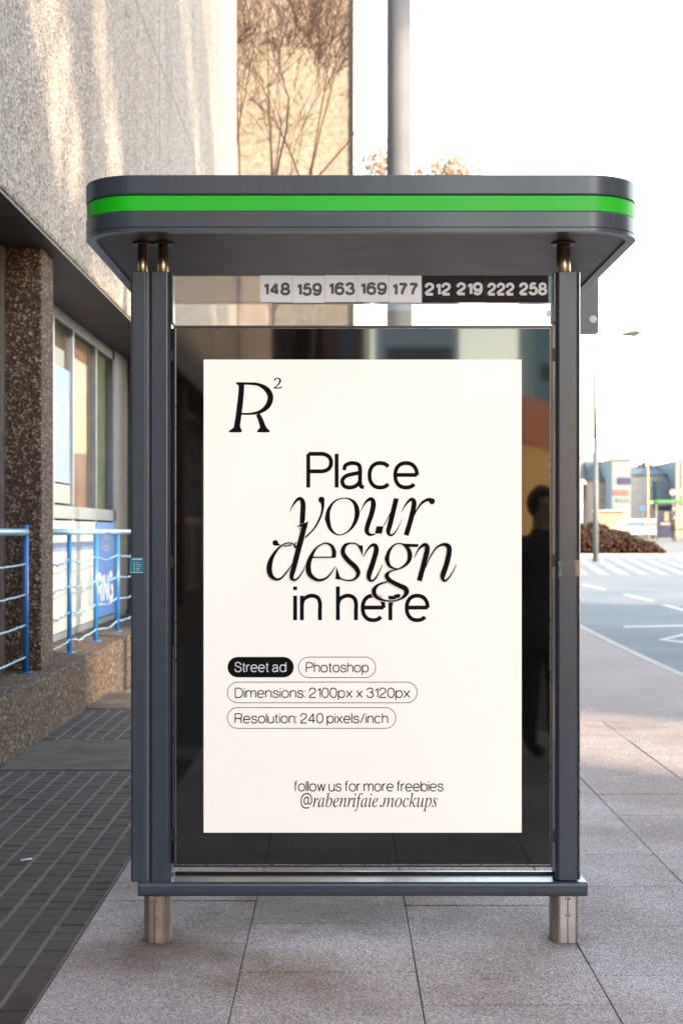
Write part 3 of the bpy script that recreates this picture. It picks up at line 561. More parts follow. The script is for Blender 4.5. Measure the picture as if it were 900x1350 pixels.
# the R squared mark
mb = MB(); r5 = lambda p: catmull(tr(p, 280, 470, 5), 6)
stroke(mb, r5([(192,176,36),(189,240,37),(181,320,38),(171,400,38),(160,470,40)]), place_p, 0)
stroke(mb, r5([(162,179,15),(230,178,16),(300,184,20),(356,215,34),(382,265,38),(366,322,36),(318,362,24),(255,377,14),(178,377,13)]), place_p, 1)
stroke(mb, r5([(300,380,28),(320,425,34),(337,478,40)]), place_p, 2)
def blob(pts, lev): mb.poly([place_p(280+x/5, -(470+y/5), lev) for x, y in [q[:2] for q in catmull([(a, b) for a, b in pts], 4, True)]])
blob([(108,492),(135,472),(148,455),(160,440),(180,455),(188,475),(195,490),(185,499),(120,499)], 3)
blob([(294,492),(312,470),(320,452),(345,450),(360,472),(378,490),(368,499),(305,499)], 4)
blob([(155,176),(160,170),(200,170),(216,178),(205,190),(182,205),(172,190)], 5)
stroke(mb, r5([(408,160,10),(414,148,9),(430,143,7),(446,154,12),(440,176,10),(420,196,7),(406,206,6)]), place_p, 0)
stroke(mb, r5([(403,207,8),(430,207,8),(450,206,8),(457,194,4)]), place_p, 1)
mb.build('emblem', 'ink', PO)
# pills
def pill_pts(x0, x1, y0, y1, n=12):
    r = (y1-y0)/2; cy = (y0+y1)/2
    return [(x1-r+r*math.cos(R(-90+180*i/n)), cy+r*math.sin(R(-90+180*i/n))) for i in range(n+1)] + [(x0+r+r*math.cos(R(90+180*i/n)), cy+r*math.sin(R(90+180*i/n))) for i in range(n+1)]
def pill(x0, x1, y0, y1, text, tx0, tx1, yb, solid=False):
    mb = MB(); P = pill_pts(x0, x1, y0, y1)
    if solid: mb.poly([place_p(x, -y, 1) for x, y in P])
    else: stroke(mb, [(x, -y, .85) for x, y in P+[P[0]]], place_p, 0)
    o = mb.build('pill_badge', 'ink', PO)
    mb = MB(); write(mb, text, tx0, tx1, -yb, 13.7, .10, place_p, 38, 170, 3)
    mb.build('lettering', 'white_letter' if solid else 'ink', o)
pill(299.9, 387.2, 866.1, 893, 'Street ad', 309, 377.4, 886.2, True)
pill(393.2, 495, 866.3, 893.3, 'Photoshop', 403, 485.8, 886.6)
pill(299.6, 549.6, 899.3, 926.6, 'Dimensions: 2100px x 3120px', 309.4, 540.6, 920.2)
pill(299.6, 521.6, 932.9, 960.2, 'Resolution: 240 pixels/inch', 309.4, 511.6, 953.8)
sans('follow us for more freebies', 387.2, 584.4, 1043.7, 14.4, .10, gap=38, space=165)
outline_text('lettering', '@rabenrifaie.mockups', 395, 577, -1064, .0385, place_p, 'ink', PO, 0)

# =================================================================== GROUND
def kx(Y): return 3.6 if Y < 12 else 3.6+.0021*(Y-12)**2
def gz(Y): return -.12 if Y < 48 else (-.12+(Y-48)*.0217 if Y < 95 else .9)
YS = [-70, 0, 12, 15, 18, 21, 24, 28, 33, 40, 48, 60, 72, 84, 95, 140, 300, 2500]
mb = MB(); prev = None
for y in YS:
    w = 60 if y < 1 else 2500
    cur = [mb.bm.verts.new((x, y, gz(y)-(.02))) for x in (-1500, -60, 0, 60, 1500)]
    if prev:
        for i in range(4): mb._f([prev[i], prev[i+1], cur[i+1], cur[i]])
    prev = cur
tag(mb.build('ground', 'far_paving', None), kind='structure')
mb = MB(); prev = None
for y in [-70, 0, 12, 15, 18, 21, 24, 28, 33, 40, 48]:
    cur = [mb.bm.verts.new((kx(y)-.02, y, -.115)), mb.bm.verts.new((60, y, -.115))]
    if prev: mb._f([prev[0], prev[1], cur[1], cur[0]])
    prev = cur
cur = [mb.bm.verts.new((-60, 48.0, -.115)), mb.bm.verts.new((60, 48.0, -.115))]
cu2 = [mb.bm.verts.new((-60, 68, gz(68)+.005)), mb.bm.verts.new((60, 68, gz(68)+.005))]
mb._f([cur[0], cur[1], cu2[1], cu2[0]])
tag(mb.build('road', 'asphalt', None), kind='structure')
# pale lane further out, and the markings
def gpt(u, v):
    Y = EYE_ = None
    Y = (EYE+.115)*F/(v-VY)
    if Y > 48: Y = (EYE+.12+48*.0217-.005)*F/((v-VY)+.0217*F)
    return Vector((X_(u, Y), Y, (-.115 if Y <= 48 else gz(Y)+.005)))
def quad_mark(mb, pts, h=.004): mb.poly([gpt(a, b)+Vector((0, 0, h)) for a, b in pts])
mb = MB()
for k, (ya, yb, xa, xb, w) in enumerate([(39.4, 43.4, 7.22, 7.27, .17), (33.0, 36.4, 7.14, 7.19, .17), (28.2, 31.2, 6.92, 7.03, .18), (22.5, 25.0, 6.6, 6.75, .18)]):
    mb.poly([(xa-w/2, ya, -.111), (xa+w/2, ya, -.111), (xb+w/2, yb, -.111), (xb-w/2, yb, -.111)])
quad_mark(mb, [(821, 827.6), (822, 825.6), (960, 822.4), (960, 825.2)])
quad_mark(mb, [(866, 843.6), (960, 821.5), (960, 826.5), (878, 843.2)], .0045)
quad_mark(mb, [(866, 843.6), (878, 843.2), (960, 852.5), (960, 856)])
tag(mb.build('lane_markings', 'white_paint', None), kind='structure')
mb = MB()
for i in range(26):
    x = 4.0+i*.72
    mb.poly([(x, 50.5, gz(50.5)+.01), (x+.42, 50.5, gz(50.5)+.01), (x+1.9, 64.5, gz(64.5)+.01), (x+1.48, 64.5, gz(64.5)+.01)])
M['worn_paint'] = plain('worn_road_paint', (.24, .24, .235), .8, var=.25, scale=3)
tag(mb.build('crossing_stripes', 'worn_paint', None), kind='structure')
mb = MB()
mb.box(4.5, 40, 66.0, 66.4, gz(66)-.1, gz(66)+.16)
tag(mb.build('far_kerb', 'kerb', None, .02), kind='structure')
# near kerb
mb = MB(); y = -20.
while y < 40:
    y2 = y+.98; 
    if y2 > 3.5:
        x0, x1 = kx(y), kx(y2)
        v = [mb.bm.verts.new(p_) for p_ in ((x0-.13, y, -.2), (x0, y, -.2), (x1, y2, -.2), (x1-.13, y2, -.2), (x0-.13, y, .001), (x0-.01, y, .001), (x1-.01, y2, .001), (x1-.13, y2, .001))]
        for q in ((0,1,5,4),(1,2,6,5),(2,3,7,6),(3,0,4,7),(4,5,6,7)): mb._f([v[i] for i in q])
    y += 1.
tag(mb.build('kerb', 'kerb', None, .008), kind='structure')
# pavement bedding, slabs, setts
mb = MB(); mb.box(-2.17, 3.49, -40, 11.3, -.14, -.007)
tag(mb.build('pavement_bedding', 'joint_dark', None), kind='structure')
mb = MB(); rg = random.Random(5)
def block(mb, x0, x1, y0, y1, g, dz=.0012, tilt=.0012):
    y0 += g*.9; y1 -= g*.9; z = rg.uniform(-dz, dz); t = [z+rg.uniform(-tilt, tilt) for _ in range(4)]; b = .0025
    top = [(x0+g+b, y0+g+b), (x1-g-b, y0+g+b), (x1-g-b, y1-g-b), (x0+g+b, y1-g-b)]; sk = [(x0+g, y0+g), (x1-g, y0+g), (x1-g, y1-g), (x0+g, y1-g)]
    T = [mb.bm.verts.new((a[0], a[1], h)) for a, h in zip(top, t)]; S = [mb.bm.verts.new((a[0], a[1], h-.0025)) for a, h in zip(sk, t)]; B = [mb.bm.verts.new((a[0], a[1], -.02)) for a in sk]
    mb._f(T)
    for i in range(4):
        j = (i+1) % 4; mb._f([S[i], S[j], T[j], T[i]]); mb._f([B[i], B[j], S[j], S[i]])
cols = [(-.965, -.346, 5.215), (-.346, .254, 5.48), (.254, .854, 5.14), (.854, 1.45, 5.44), (1.45, 2.05, 5.15), (2.05, 2.65, 5.43), (2.65, 3.25, 5.17), (3.25, 3.48, 5.4)]
for x0, x1, ph in cols:
    k = -12
    while True:
        y0 = ph+k*.605; y1 = min(y0+.605, 11.3); k += 1
        if y0 >= 11.28: break
        if y1 < 0: continue
        block(mb, x0, x1, y0, y1, .0016)
tag(mb.build('paving_slabs', 'slab', None), kind='structure')
mb = MB(); mb.box(-2.17, -.969, .5, 8.98, -.02, -.0045); mb.box(-2.17, -.969, 10.32, 12.05, -.02, -.0045)
tag(mb.build('sett_bedding', 'mortar', None), kind='structure')
mb = MB(); P_ = .1085
for (ya, yb) in ((1., 8.98), (10.32, 12.05)):
    ci = 0; x = -.969-P_
    while x > -2.17-P_*.6:
        y = ya+rg.uniform(0, .02)+((ci % 2)*.03)
        while y < yb-.03:
            y2 = min(y+P_*rg.uniform(.96, 1.04), yb)
            # narrow cross joints, wide joints along the street
            z = rg.uniform(-.0015, .0015); xa = max(x+.0055+rg.uniform(0, .002), -2.168); xb = x+P_-.0055-rg.uniform(0, .002)
            t = [z+rg.uniform(-.0012, .0012) for _ in range(4)]
            g = .0014; b = .003
            T = [mb.bm.verts.new(q) for q in ((xa+b, y+g+b, t[0]), (xb-b, y+g+b, t[1]), (xb-b, y2-g-b, t[2]), (xa+b, y2-g-b, t[3]))]
            S = [mb.bm.verts.new(q) for q in ((xa, y+g, t[0]-.004), (xb, y+g, t[1]-.004), (xb, y2-g, t[2]-.004), (xa, y2-g, t[3]-.004))]
            mb._f(T)
            for i in range(4): j = (i+1) % 4; mb._f([S[i], S[j], T[j], T[i]])
            y = y2
        ci += 1; x -= P_
tag(mb.build('setts', 'sett', None), kind='structure')
mb = MB(); 
block(mb, -2.168, -.966, 9.0, 10.3, .006)
for q in ((-2.168, -1.6, 12.07, 12.7), (-1.6, -.966, 12.07, 12.6), (-2.168, -1.35, 12.7, 13.35), (-1.35, -.966, 12.6, 13.4)): block(mb, *q, .01, .004, .004)
tag(mb.build('concrete_paving', 'concrete_patch', None), kind='structure')
mb = MB(); mb.box(-2.17, -.966, 11.3, 12.06, -.14, -.02); mb.box(-2.17, -.966, 12.06, 13.4, -.14, -.012)
for (y0, y1) in zip([11.3, 12, 15, 18, 21, 24, 28, 33, 40], [12, 15, 18, 21, 24, 28, 33, 40, 47.9]):
    xa = -.966 if y1 < 13 else -2.17
    v = [mb.bm.verts.new(p_) for p_ in ((-.966 if y0 < 13.3 else -2.17, y0, -.003), (kx(y0)-.132, y0, -.003), (kx(y1)-.132, y1, -.003), (-.966 if y0 < 13.3 else -2.17, y1, -.003))]
    mb._f(v)
tag(mb.build('pavement', 'fine_paving', None), kind='structure')
# litter
o = MB().tube((-1.93, 5.33+.8, .004), (-1.885, 5.36+.8, .005), .004, n=8).build('cigarette_end', 'num_white', None, loc=(-1.9, 6.14, .004)); 
gp = Vector((X_(37, 2835/(1135-700)), 2835/(1135-700), .005)); o.location = gp
tag(o, 'white cigarette end lying on the dark setts', 'litter')

M['cream_light'] = plain('pale_tan_band', (.80, .70, .56), .8)
# =================================================================== LEFT BUILDING
LB = empty('office_building', (-3, 12, 0), 'pebbledashed building along the left pavement with a recessed ground floor', 'building')
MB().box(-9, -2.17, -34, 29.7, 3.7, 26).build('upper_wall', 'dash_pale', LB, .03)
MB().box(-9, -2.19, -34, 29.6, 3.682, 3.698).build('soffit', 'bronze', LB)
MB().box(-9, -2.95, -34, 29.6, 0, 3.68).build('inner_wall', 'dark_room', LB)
mb = MB(); mb.box(-2.172, -2.1685, -34, 29.69, 7.09, 7.108)
for y in (17.1, 24.2): mb.box(-2.172, -2.168, y, y+.012, 3.71, 25.9)
mb.build('panel_joint', 'bronze', LB)
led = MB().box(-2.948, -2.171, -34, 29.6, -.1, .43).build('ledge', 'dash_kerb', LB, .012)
PY = [-18.2, -10.9, -3.6, 3.7, 11.0, 18.3, 25.6]
for y in PY:
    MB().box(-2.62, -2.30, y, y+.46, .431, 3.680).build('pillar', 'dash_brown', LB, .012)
XW = -2.75
def bay(y0, full):
    """one glazed bay: head, transom, sill rails, mullions, panes and what hangs behind them"""
    y1 = y0+6.84
    f = MB()
    f.box(XW-.06, XW, y0, y1, 3.56, 3.678); f.box(XW-.06, XW+.012, y0, y1, 1.62, 1.75); f.box(XW-.06, XW, y0, y1, .435, .50)
    ms = [y0+.02, y0+1.15, y0+2.18, y0+3.18, y0+4.54, y0+5.76]
    for i, m in enumerate(ms): f.box(XW-.055, XW+.02, m-.025, m+.025, .5, 1.62); f.box(XW-.055, XW+.02, m-.025, m+.025, 1.75, 3.56)
    f.box(XW-.06, XW+.03, y1-1.05, y1-.07, .5, 1.6195); f.box(XW-.06, XW+.03, y1-1.05, y1-.07, 1.752, 3.678)
    w = f.build('window', 'alu_blue', LB, .004)
    cols_ = ['dark_room', 'brown_blind', 'pale_blind', 'pale_blind', 'brown_blind', 'green_blind']
    for i in range(5):
        a, b = ms[i]+.025, ms[i+1]-.025
        MB().box(XW-.03, XW-.024, a, b, 1.75, 3.56).build('pane', 'glass_window', w)
        g = MB().box(XW-.09, XW-.075, a, b, 1.75, 3.56)
        if full: g.build('blind', ['dark_room', 'brown_blind', 'dark_room', 'brown_blind', 'green_blind'][i], w)
        else: g.build('blind', ['brown_blind', 'dark_room', 'beige_blind', 'brown_blind', 'dark_room'][i], w)
        if y0 < 0:
            for za in (1.98, 2.5, 3.05): MB().box(XW-.074, XW-.068, a, b, za, za+.28).build('mirror_band', 'cream_light', w)  # pale bands added for the case glass to mirror
        if not full: MB().box(XW-.04, XW-.03, a, b, .5, 1.62).build('lower_panel', 'jamb', w)
    MB().box(XW-.01, XW+.035, y1-1.0, y1-.1, .5, 3.56).build('jamb_panel', 'jamb', w, .004)
    return w
for y in PY[:-1]: bay(y+.46, y == 11.0)
MB().box(-2.70, -2.575, 10.92, 11.0, .431, 3.680).build('steel_jamb', 'jamb', LB, .004)

# film stuck on the window and the signs under the transom
wf = MB().box(XW-.02, XW-.015, 13.62, 14.61, 1.98, 3.12).build('window_poster', 'pale_blind', None, loc=(XW, 13.62, 1.98))
tag(wf, 'pale blue window poster with a white looping line, behind the blue railing', 'poster')
mb = MB()
def place_w(u, v, lev): return Vector((XW-.0125+.0004*lev, u, v))
stroke(mb, catmull([(14.2, 2.8, .03), (14.36, 2.86, .04), (14.46, 2.75, .05), (14.42, 2.5, .04), (14.25, 2.36, .05), (14.0, 2.42, .04), (13.9, 2.62, .03), (14.02, 2.72, .03), (14.2, 2.6, .03)]), place_w, 0)
mb.build('looping_line', 'white_blind', wf)
wb = MB().box(XW-.02, XW-.016, 13.62, 14.61, 1.78, 1.96).build('window_board', 'beige_blind', None, loc=(XW, 13.62, 1.78))
tag(wb, 'narrow beige board standing behind the window glass above the transom', 'board')
sg = empty('shop_sign', (XW+.03, 13, .5), 'cream and blue window sign with blue strip and large CATERING lettering', 'sign')
MB().box(XW+.012, XW+.024, 11.95, 15.92, .52, 1.60).build('cream_board', 'cream_sign', sg)
MB().box(XW+.012, XW+.026, 15.96, 17.2, .52, 1.60).build('blue_board', 'blue_sign', sg)
def place_s(u, v, lev): return Vector((XW+.0275+.0006*lev, u, v))
mb = MB()
for (s, a, b, yb, cap, wt) in (('CATE', 14.62, 15.86, .66, .37, .2), ('MAT', 13.2, 14.4, .66, .37, .2), ('MAT', 12.0, 13.1, .66, .37, .2)): 
    if s == 'CATE': write(mb, s, a, b, yb, cap, wt, place_s, 60)
mb.build('lettering', 'pale_letter', sg)
mb = MB(); write(mb, 'RING', 16.0, 17.12, .66, .37, .2, place_s, 60); mb.build('lettering', 'white_letter', sg)
MB().box(XW+.0245, XW+.027, 12, 15.85, 1.30, 1.385).build('blue_print_strip', 'mid_blue', sg)
mb = MB(); rr = random.Random(2); y = 12.05
while y < 15.8:
    mb.box(XW+.0275, XW+.0285, y, y+.018, 1.31, 1.375); y += rr.uniform(.05, .13)
mb.build('lettering', 'cream_sign', sg)
mb = MB(); stroke(mb, [(a, b, .02) for a, b in ell(16.62, 1.37, .34, .09, 0, 360, 24, 1)], place_s, 0); stroke(mb, [(a, b, .03) for a, b in ell(16.62, 1.37, .18, .05, 0, 360, 24, 1)], place_s, 0); mb.build('oval_mark', 'pale_letter', sg)
mb = MB()
for (a, b, z) in ((12.1, 13.4, 1.5), (13.8, 14.6, 1.5), (14.8, 15.7, 1.5)): mb.box(XW+.0245, XW+.026, a, b, z-.035, z-.02); mb.box(XW+.0245, XW+.026, a, b, 1.16, 1.17)
for y in (13.62, 14.64, 15.3): mb.box(XW+.0245, XW+.0262, y, y+.012, .53, 1.28)
mb.build('thin_lines', 'pale_letter', sg)
# railings on the ledge
XR = -2.38
def wire_pts(y0, y1, z, seed, wob):
    r = random.Random(seed); n = 14; out = []
    for i in range(n+1):
        t = i/n; s = math.sin(math.pi*t)
        out.append((XR+r.uniform(-.01, .01)*wob, y0+(y1-y0)*t, z-.035*s*wob+r.uniform(-.012, .012)*s*wob))
    return out
def railing(ys, ya, yb, label, wob):
    g = empty('railing', (XR, ya, .43), label, 'railing')
    MB().tube((XR, ya, 1.492), (XR, yb, 1.492), .027, n=16).build('top_rail', 'pale_rail', g)
    for y in ys:
        p = MB().tube((XR, y, .436), (XR, y, 1.545 if wob < .5 else 1.466), .022, n=14).build('post', 'blue_rail', g)
        mb = MB().tube((XR, y, .4305), (XR, y, .438), .05, n=20); mb.build('base_plate', 'blue_rail', p)
        for z in (1.25, 1.02, .79, .55): pass
    for i, z in enumerate((1.25, 1.02, .79, .55)):
        yy = [ya]+list(ys)+[yb]; pts = []
        for k in range(len(yy)-1):
            if abs(yy[k+1]-yy[k]) < .05: continue
            w = wire_pts(yy[k], yy[k+1], z, i*17+k*5+int(ya), wob); pts += w if not pts else w[1:]
        MB().path([Vector(q) for q in pts], .0085, 7).build('wire', 'wire', g)
railing((8.1, 9.45, 10.82), 5.2, 10.84, 'blue railing with a raised end post, in front of the rough brown pillar', .25)
railing((12.56, 13.9, 15.25, 16.6, 17.9), 11.5, 18.2, 'blue railing with wavy wires, in front of the lettered window sign', 1.)

# =================================================================== FACADE, TREE, MAST behind the canopy
FB = empty('tall_building', (-8, 46, 0), 'tall cream rendered building behind the bare tree', 'building')
MB().box(-22, .30, 45, 62, -.2, 34).build('wall', 'facade_cream', FB)
MB().tube((.335, 44.95, 0), (.335, 44.95, 34), .055, n=10).build('downpipe', 'bark', FB)
def tree(name, base, h, seed, label, r0, lean, up=.75, depth=6, spread=.5, trunk_frac=.22, cat='tree', thin=1., bias=(0, 0, 0), xmax=1e9, pr=.75):
    rg = random.Random(seed); mb = MB(); tr_ = MB()
    bias = Vector(bias)
    def grow(p, d, L, r, k):
        if p.x > xmax: return
        segs = 3
        for i in range(segs):
            d = (d+Vector((rg.gauss(0, .09), rg.gauss(0, .09), rg.gauss(0, .05)+.03*up))+bias*.02).normalized()
            q = p+d*(L/segs); r2 = r*.9
            mb.tube(p, q, r, r2, n=7 if r > .03 else (4 if r > .012 else 3), cap=False)
            if k > 1 and i > 0 and rg.random() < pr:
                e = Vector((rg.gauss(0, 1), rg.gauss(0, 1), rg.gauss(.2, .6))); e = (e-d*e.dot(d)).normalized()
                grow(q, (d*.75+e*spread*rg.uniform(.6, 1.4)).normalized(), L*rg.uniform(.45, .75), r2*.5, k-2 if rg.random() < .3 else k-1)
            p, r = q, r2
        if k > 0:
            for j in range(2 if rg.random() < .8 else 3):
                e = Vector((rg.gauss(0, 1), rg.gauss(0, 1), rg.gauss(.1, .4))); e = (e-d*e.dot(d)).normalized()
                grow(p, (d+e*spread*rg.uniform(.5, 1.2)).normalized(), L*rg.uniform(.72, .9), max(r*.68, .0075*thin), k-1)
    root = empty(name, base, label, cat)
    b = Vector(base); top = b+Vector((lean[0], lean[1], h*trunk_frac))
    tr_.tube(b, b+(top-b)*.5, r0*1.25, r0*1.05, 12); tr_.tube(b+(top-b)*.5, top, r0*1.05, r0*.9, 12, False)
    tr_.build('trunk', 'bark', root)
    for j in range(6):
        a = 2*math.pi*j/6+rg.uniform(-.4, .4)
        grow(top, Vector((math.cos(a)*spread*.75, math.sin(a)*spread*.75, 1)).normalized(), h*.17, r0*.62, depth)
    mb.build('crown', 'bark', root); return root
tree('bare_tree', (-1.6, 33, 0), 17, 5, 'leafless tree with fine branches in front of the cream building', .085, (0, 0), 1., 8, .44, .38, thin=.68, xmax=.12, pr=.42)
mast = empty('lamp_mast', (X_(525.5, 12.2), 12.2, 0), 'thick pale grey mast rising behind the shelter canopy', 'mast')
MB().tube((X_(525.5, 12.2), 12.2, 0), (X_(525.5, 12.2), 12.2, 9.5), .103, .098, 32).build('pole', 'pole_grey', mast)
mb = MB().tube((X_(525.5, 12.2), 12.2, 4.32), (X_(525.5, 12.2), 12.2, 4.33), .1035, .1035, 32); mb.build('joint_band', 'steel_dark', mast)
# bus stop flag behind the right post
bs = empty('bus_stop_sign', (X_(744, 8.), 8., 0), 'grey sign plate with a round pale disc behind the right post', 'sign')
MB().tube((X_(744, 8.), 8., 0), (X_(744, 8.), 8., 3.3), .024, n=16).build('pole', 'pole_grey', bs)
def rr2(x0, x1, z0, z1, r):
    return [(x, z) for x, z in rrect(x0, x1, z0, z1, r, 6)]
pl = MB().prism(rr2(X_(744.5, 8.)+.026, X_(788, 8.), Z_(441, 8.), 3.28, .018), 7.985, 8.005, 'y').build('plate', 'sign_back', bs, .002)
MB().tube((X_(780.5, 8.), 7.98, Z_(421.5, 8.)), (X_(780.5, 8.), 7.9855, Z_(421.5, 8.)), .021, n=24).build('disc', 'disc', pl)
# far foliage above the canopy
def clump(name, base, label, cat, size, n, mats, seed, h0, leaf=.1, trunk=True, group=None, flat=1.):
    rg = random.Random(seed); root = empty(name, base, label, cat, group); mb = MB(); b = Vector(base)
    cs = [Vector((rg.gauss(0, .33)*size[0], rg.gauss(0, .33)*size[1], rg.uniform(.1, .95)*size[2])) for _ in range(26)]
    for i in range(n):
        c = rg.choice(cs); f = 1-abs(c.z/size[2]-.35)*.6
        d = Vector((rg.gauss(0, 1), rg.gauss(0, 1), rg.gauss(0, 1))); d.normalize()
        p = b+Vector((c.x*f, c.y*f, h0+c.z))+d*rg.random()**.4*min(size)*.23
        if p.z < b.z+.02: continue
        u = Vector((rg.gauss(0, 1), rg.gauss(0, 1), rg.gauss(0, 1))).normalized(); w = u.orthogonal().normalized()
        s = leaf*rg.uniform(.6, 1.4); mb.mi = rg.randrange(len(mats))
        mb.poly([p-u*s, p+w*s*.5, p+u*s, p-w*s*.5])
    mb.build('crown' if trunk else 'foliage', mats, root)
    if trunk: MB().tube(b, b+Vector((0, 0, h0+size[2]*.5)), .18, .08, 8).build('trunk', 'bark', root)
    return root
M['leaf_gold'] = plain('pale_gold_leaves', (.34, .24, .17), .8, var=.1)
M['leaf_tan'] = plain('tan_leaves', (.40, .30, .23), .8, var=.1)
clump('autumn_tree', (X_(540, 75), 75, gz(75)), 'pale golden tree top just above the canopy beside the mast', 'tree', (6.5, 5, 5.2), 9000, ['leaf_gold', 'leaf_tan'], 4, 15.4, .14)

# =================================================================== FAR RIGHT
M['hedge_a'] = plain('russet_hedge_leaves', (0.053, 0.019, 0.010), .8, var=.3)
M['hedge_b'] = plain('brown_hedge_leaves', (0.028, 0.014, 0.006), .8, var=.3)
M['hedge_c'] = plain('olive_hedge_leaves', (0.037, 0.031, 0.007), .8, var=.3)
hg = empty('hedge', (12, 73, gz(73)), 'low rounded russet hedge on the far side of the crossing', 'hedge')
mb = MB(); rg = random.Random(9)
for i in range(26000):
    t = rg.random(); x = 8+t*8.0; top = 1.42*min(1, (max(0, (16.0-x))/3.3)**.62)*(1+.06*math.sin(x*5)+.05*math.sin(x*11+1))
    if x > 13: top = min(top, 1.42)
    z = top*rg.random()**.55; yy = 72.2+rg.uniform(-1, 1)*(1.0-.45*(z/1.45)**2)
    mb.mi = 2 if (z > top*.82 and rg.random() < .55) else rg.randrange(2)
    p = Vector((x+rg.gauss(0, .08), yy, gz(yy)+z+rg.gauss(0, .03))); u = Vector((rg.gauss(0, 1), rg.gauss(0, 1), rg.gauss(0, 1))).normalized(); w = u.orthogonal()
    s = .075*rg.uniform(.6, 1.5); mb.poly([p-u*s, p+w*s*.6, p+u*s, p-w*s*.6])
mb.build('foliage', ['hedge_a', 'hedge_b', 'hedge_c'], hg)
mb = MB().box(8, 15.6, 71.9, 72.6, gz(72)-.05, gz(72)+.55); mb.build('woody_core', 'bark', hg)
tag(MB().box(4.5, 22, 68.2, 68.9, gz(68)-.05, gz(68)+.10).build('planter_kerb', 'kerb', None, .02), kind='structure')

# pole with thin upper section
Y = 62.
sp = empty('street_pole', (X_(784.5, Y), Y, gz(Y)), 'tall tapering grey-green street pole rising behind the russet hedge', 'street pole')
M['pole_mid'] = plain('mid_grey_pole', (.10, .12, .14), .6, .0)
M['pole_green'] = plain('grey_green_pole', (.03, .045, .035), .7, 0)
b0 = W(785.5, 735, Y); b0.z = gz(Y)
x_ = X_(784.6, Y)
MB().tube((x_, Y, gz(Y)), (x_, Y, Z_(578, Y)), .125, .105, 16).build('lower_section', 'pole_mid', sp)
MB().tube((x_-.02, Y, Z_(579, Y)), (x_-.05, Y, Z_(487, Y)), .085, .055, 12).build('upper_section', 'pole_green', sp)
# hanging street lamp
Y = 38.
lamp = empty('street_lamp', (X_(832, Y), Y, Z_(440, Y)), 'small grey lamp head hanging from a thin cable in the white sky', 'street lamp')
hp = [(818.5, 440.9), (823, 438.8), (834, 436.2), (842, 436.8), (842.5, 441), (836, 443.4), (830, 442.2), (822, 442.2)]
MB().prism([(X_(a, Y), Z_(b, Y)) for a, b in hp], Y-.12, Y+.12, 'y').build('lamp_head', 'pole_green', lamp, .01)
MB().prism([(X_(a, Y), Z_(b, Y)) for a, b in [(831, 441.8), (837, 440.8), (836.5, 443.8), (832.5, 443.4)]], Y-.09, Y+.09, 'y').build('lamp_glass', 'disc', lamp, .01)
MB().path([(X_(u, Y), Y, Z_(v, Y)) for u, v in ((838, 437.5), (900, 425), (960, 418), (1040, 400))], .004, 5).build('cable', 'white_letter', lamp)
# buildings
def fbld(name, label, u0, u1, v0, Y, depth, wall, roof=None, rv=None, wins=(), wm='glass_far', extra=None, base=.9):
    o = empty(name, (X_((u0+u1)/2, Y), Y, base), label, 'building')
    x0, x1, zt = X_(u0, Y), X_(u1, Y), Z_(v0, Y)
    MB().box(x0, x1, Y, Y+depth, base-.3, zt).build('wall', wall, o)
    if roof:
        zr = Z_(rv, Y); mb = MB()
        mb.prism([(Y-.4, zt), (Y+depth*.35, zr), (Y+depth*.65, zr), (Y+depth+.3, zt)], x0-.1, x1+.1, 'x'); mb.build('roof', roof, o)
    for (a, b, c, d) in wins:
        w = MB().box(X_(a, Y), X_(b, Y), Y-.04, Y+.05, Z_(d, Y), Z_(c, Y)).build('window', wm, o)
    return o
M['glass_far'] = plain('far_window_glass', (.16, .22, .26), .2, 0, 0, var=.2, scale=1)
M['wall_blue'] = plain('pale_blue_wall', (.14, .18, .205), .8, var=.05, scale=.5)
M['wall_grey'] = plain('pale_grey_wall', (0.228, 0.258, 0.300), .8, var=.06, scale=.5)
M['wall_white'] = plain('white_wall', (0.396, 0.396, 0.378), .8, var=.05, scale=.5)
M['wall_tan'] = plain('peach_wall', (0.330, 0.240, 0.192), .8, var=.08, scale=.5)
M['roof_grey'] = plain('slate_grey_roof', (0.105, 0.133, 0.147), .8, var=.15, scale=.7)
M['roof_green'] = plain('dark_grey_green_roof', (0.070, 0.098, 0.105), .8, var=.15, scale=.7)
M['navy'] = plain('navy_board', (.006, .016, .07), .5)
M['red_print'] = plain('red_letters', (0.434, 0.112, 0.084), .6)
M['yellow_canvas'] = plain('cream_canvas', (0.490, 0.350, 0.210), .8, var=.06)
M['pink_disc'] = plain('pinkish_disc', (0.406, 0.231, 0.217), .6)
M['navy_ad'] = plain('deep_blue_ad', (.002, .012, .055), .35, var=.5, scale=2)
M['orange_print'] = plain('orange_ad_print', (.5, .2, .08), .5)
M['dark_brown'] = plain('dark_brown_board', (.05, .03, .025), .6)
b = fbld('far_building', 'pale grey block at the left edge of the distant row, beside the shelter post', 700, 782, 597.5, 150, 14, 'wall_grey', None, None, [(765, 769, 603+i*13, 610+i*13) for i in range(5)]+[(773, 778, 603+i*13, 610+i*13) for i in range(2)])
MB().box(X_(770, 149.8), X_(782, 149.8), 149.7, 149.95, Z_(657, 149.8), Z_(628, 149.8)).build('dark_panel', 'roof_grey', b)
fbld('far_building', 'dark-roofed narrow house right of the tall street pole', 780, 800, 634, 146, 12, 'wall_tan', 'roof_green', 605, [(790, 793, 645+i*12, 652+i*12) for i in range(3)]+[(795, 798, 645+i*12, 652+i*12) for i in range(3)])
b = fbld('far_building', 'pale blue tower block with a small navy board in the distance', 806, 831, 606.5, 142, 12, 'wall_blue', None, None, [(808+k*5, 811+k*5, 664+i*7, 668+i*7) for k in range(4) for i in range(2)])
MB().box(X_(806, 142), X_(831.5, 142), 141.8, 154, Z_(606.2, 142), Z_(604.8, 142)).build('parapet', 'roof_grey', b)
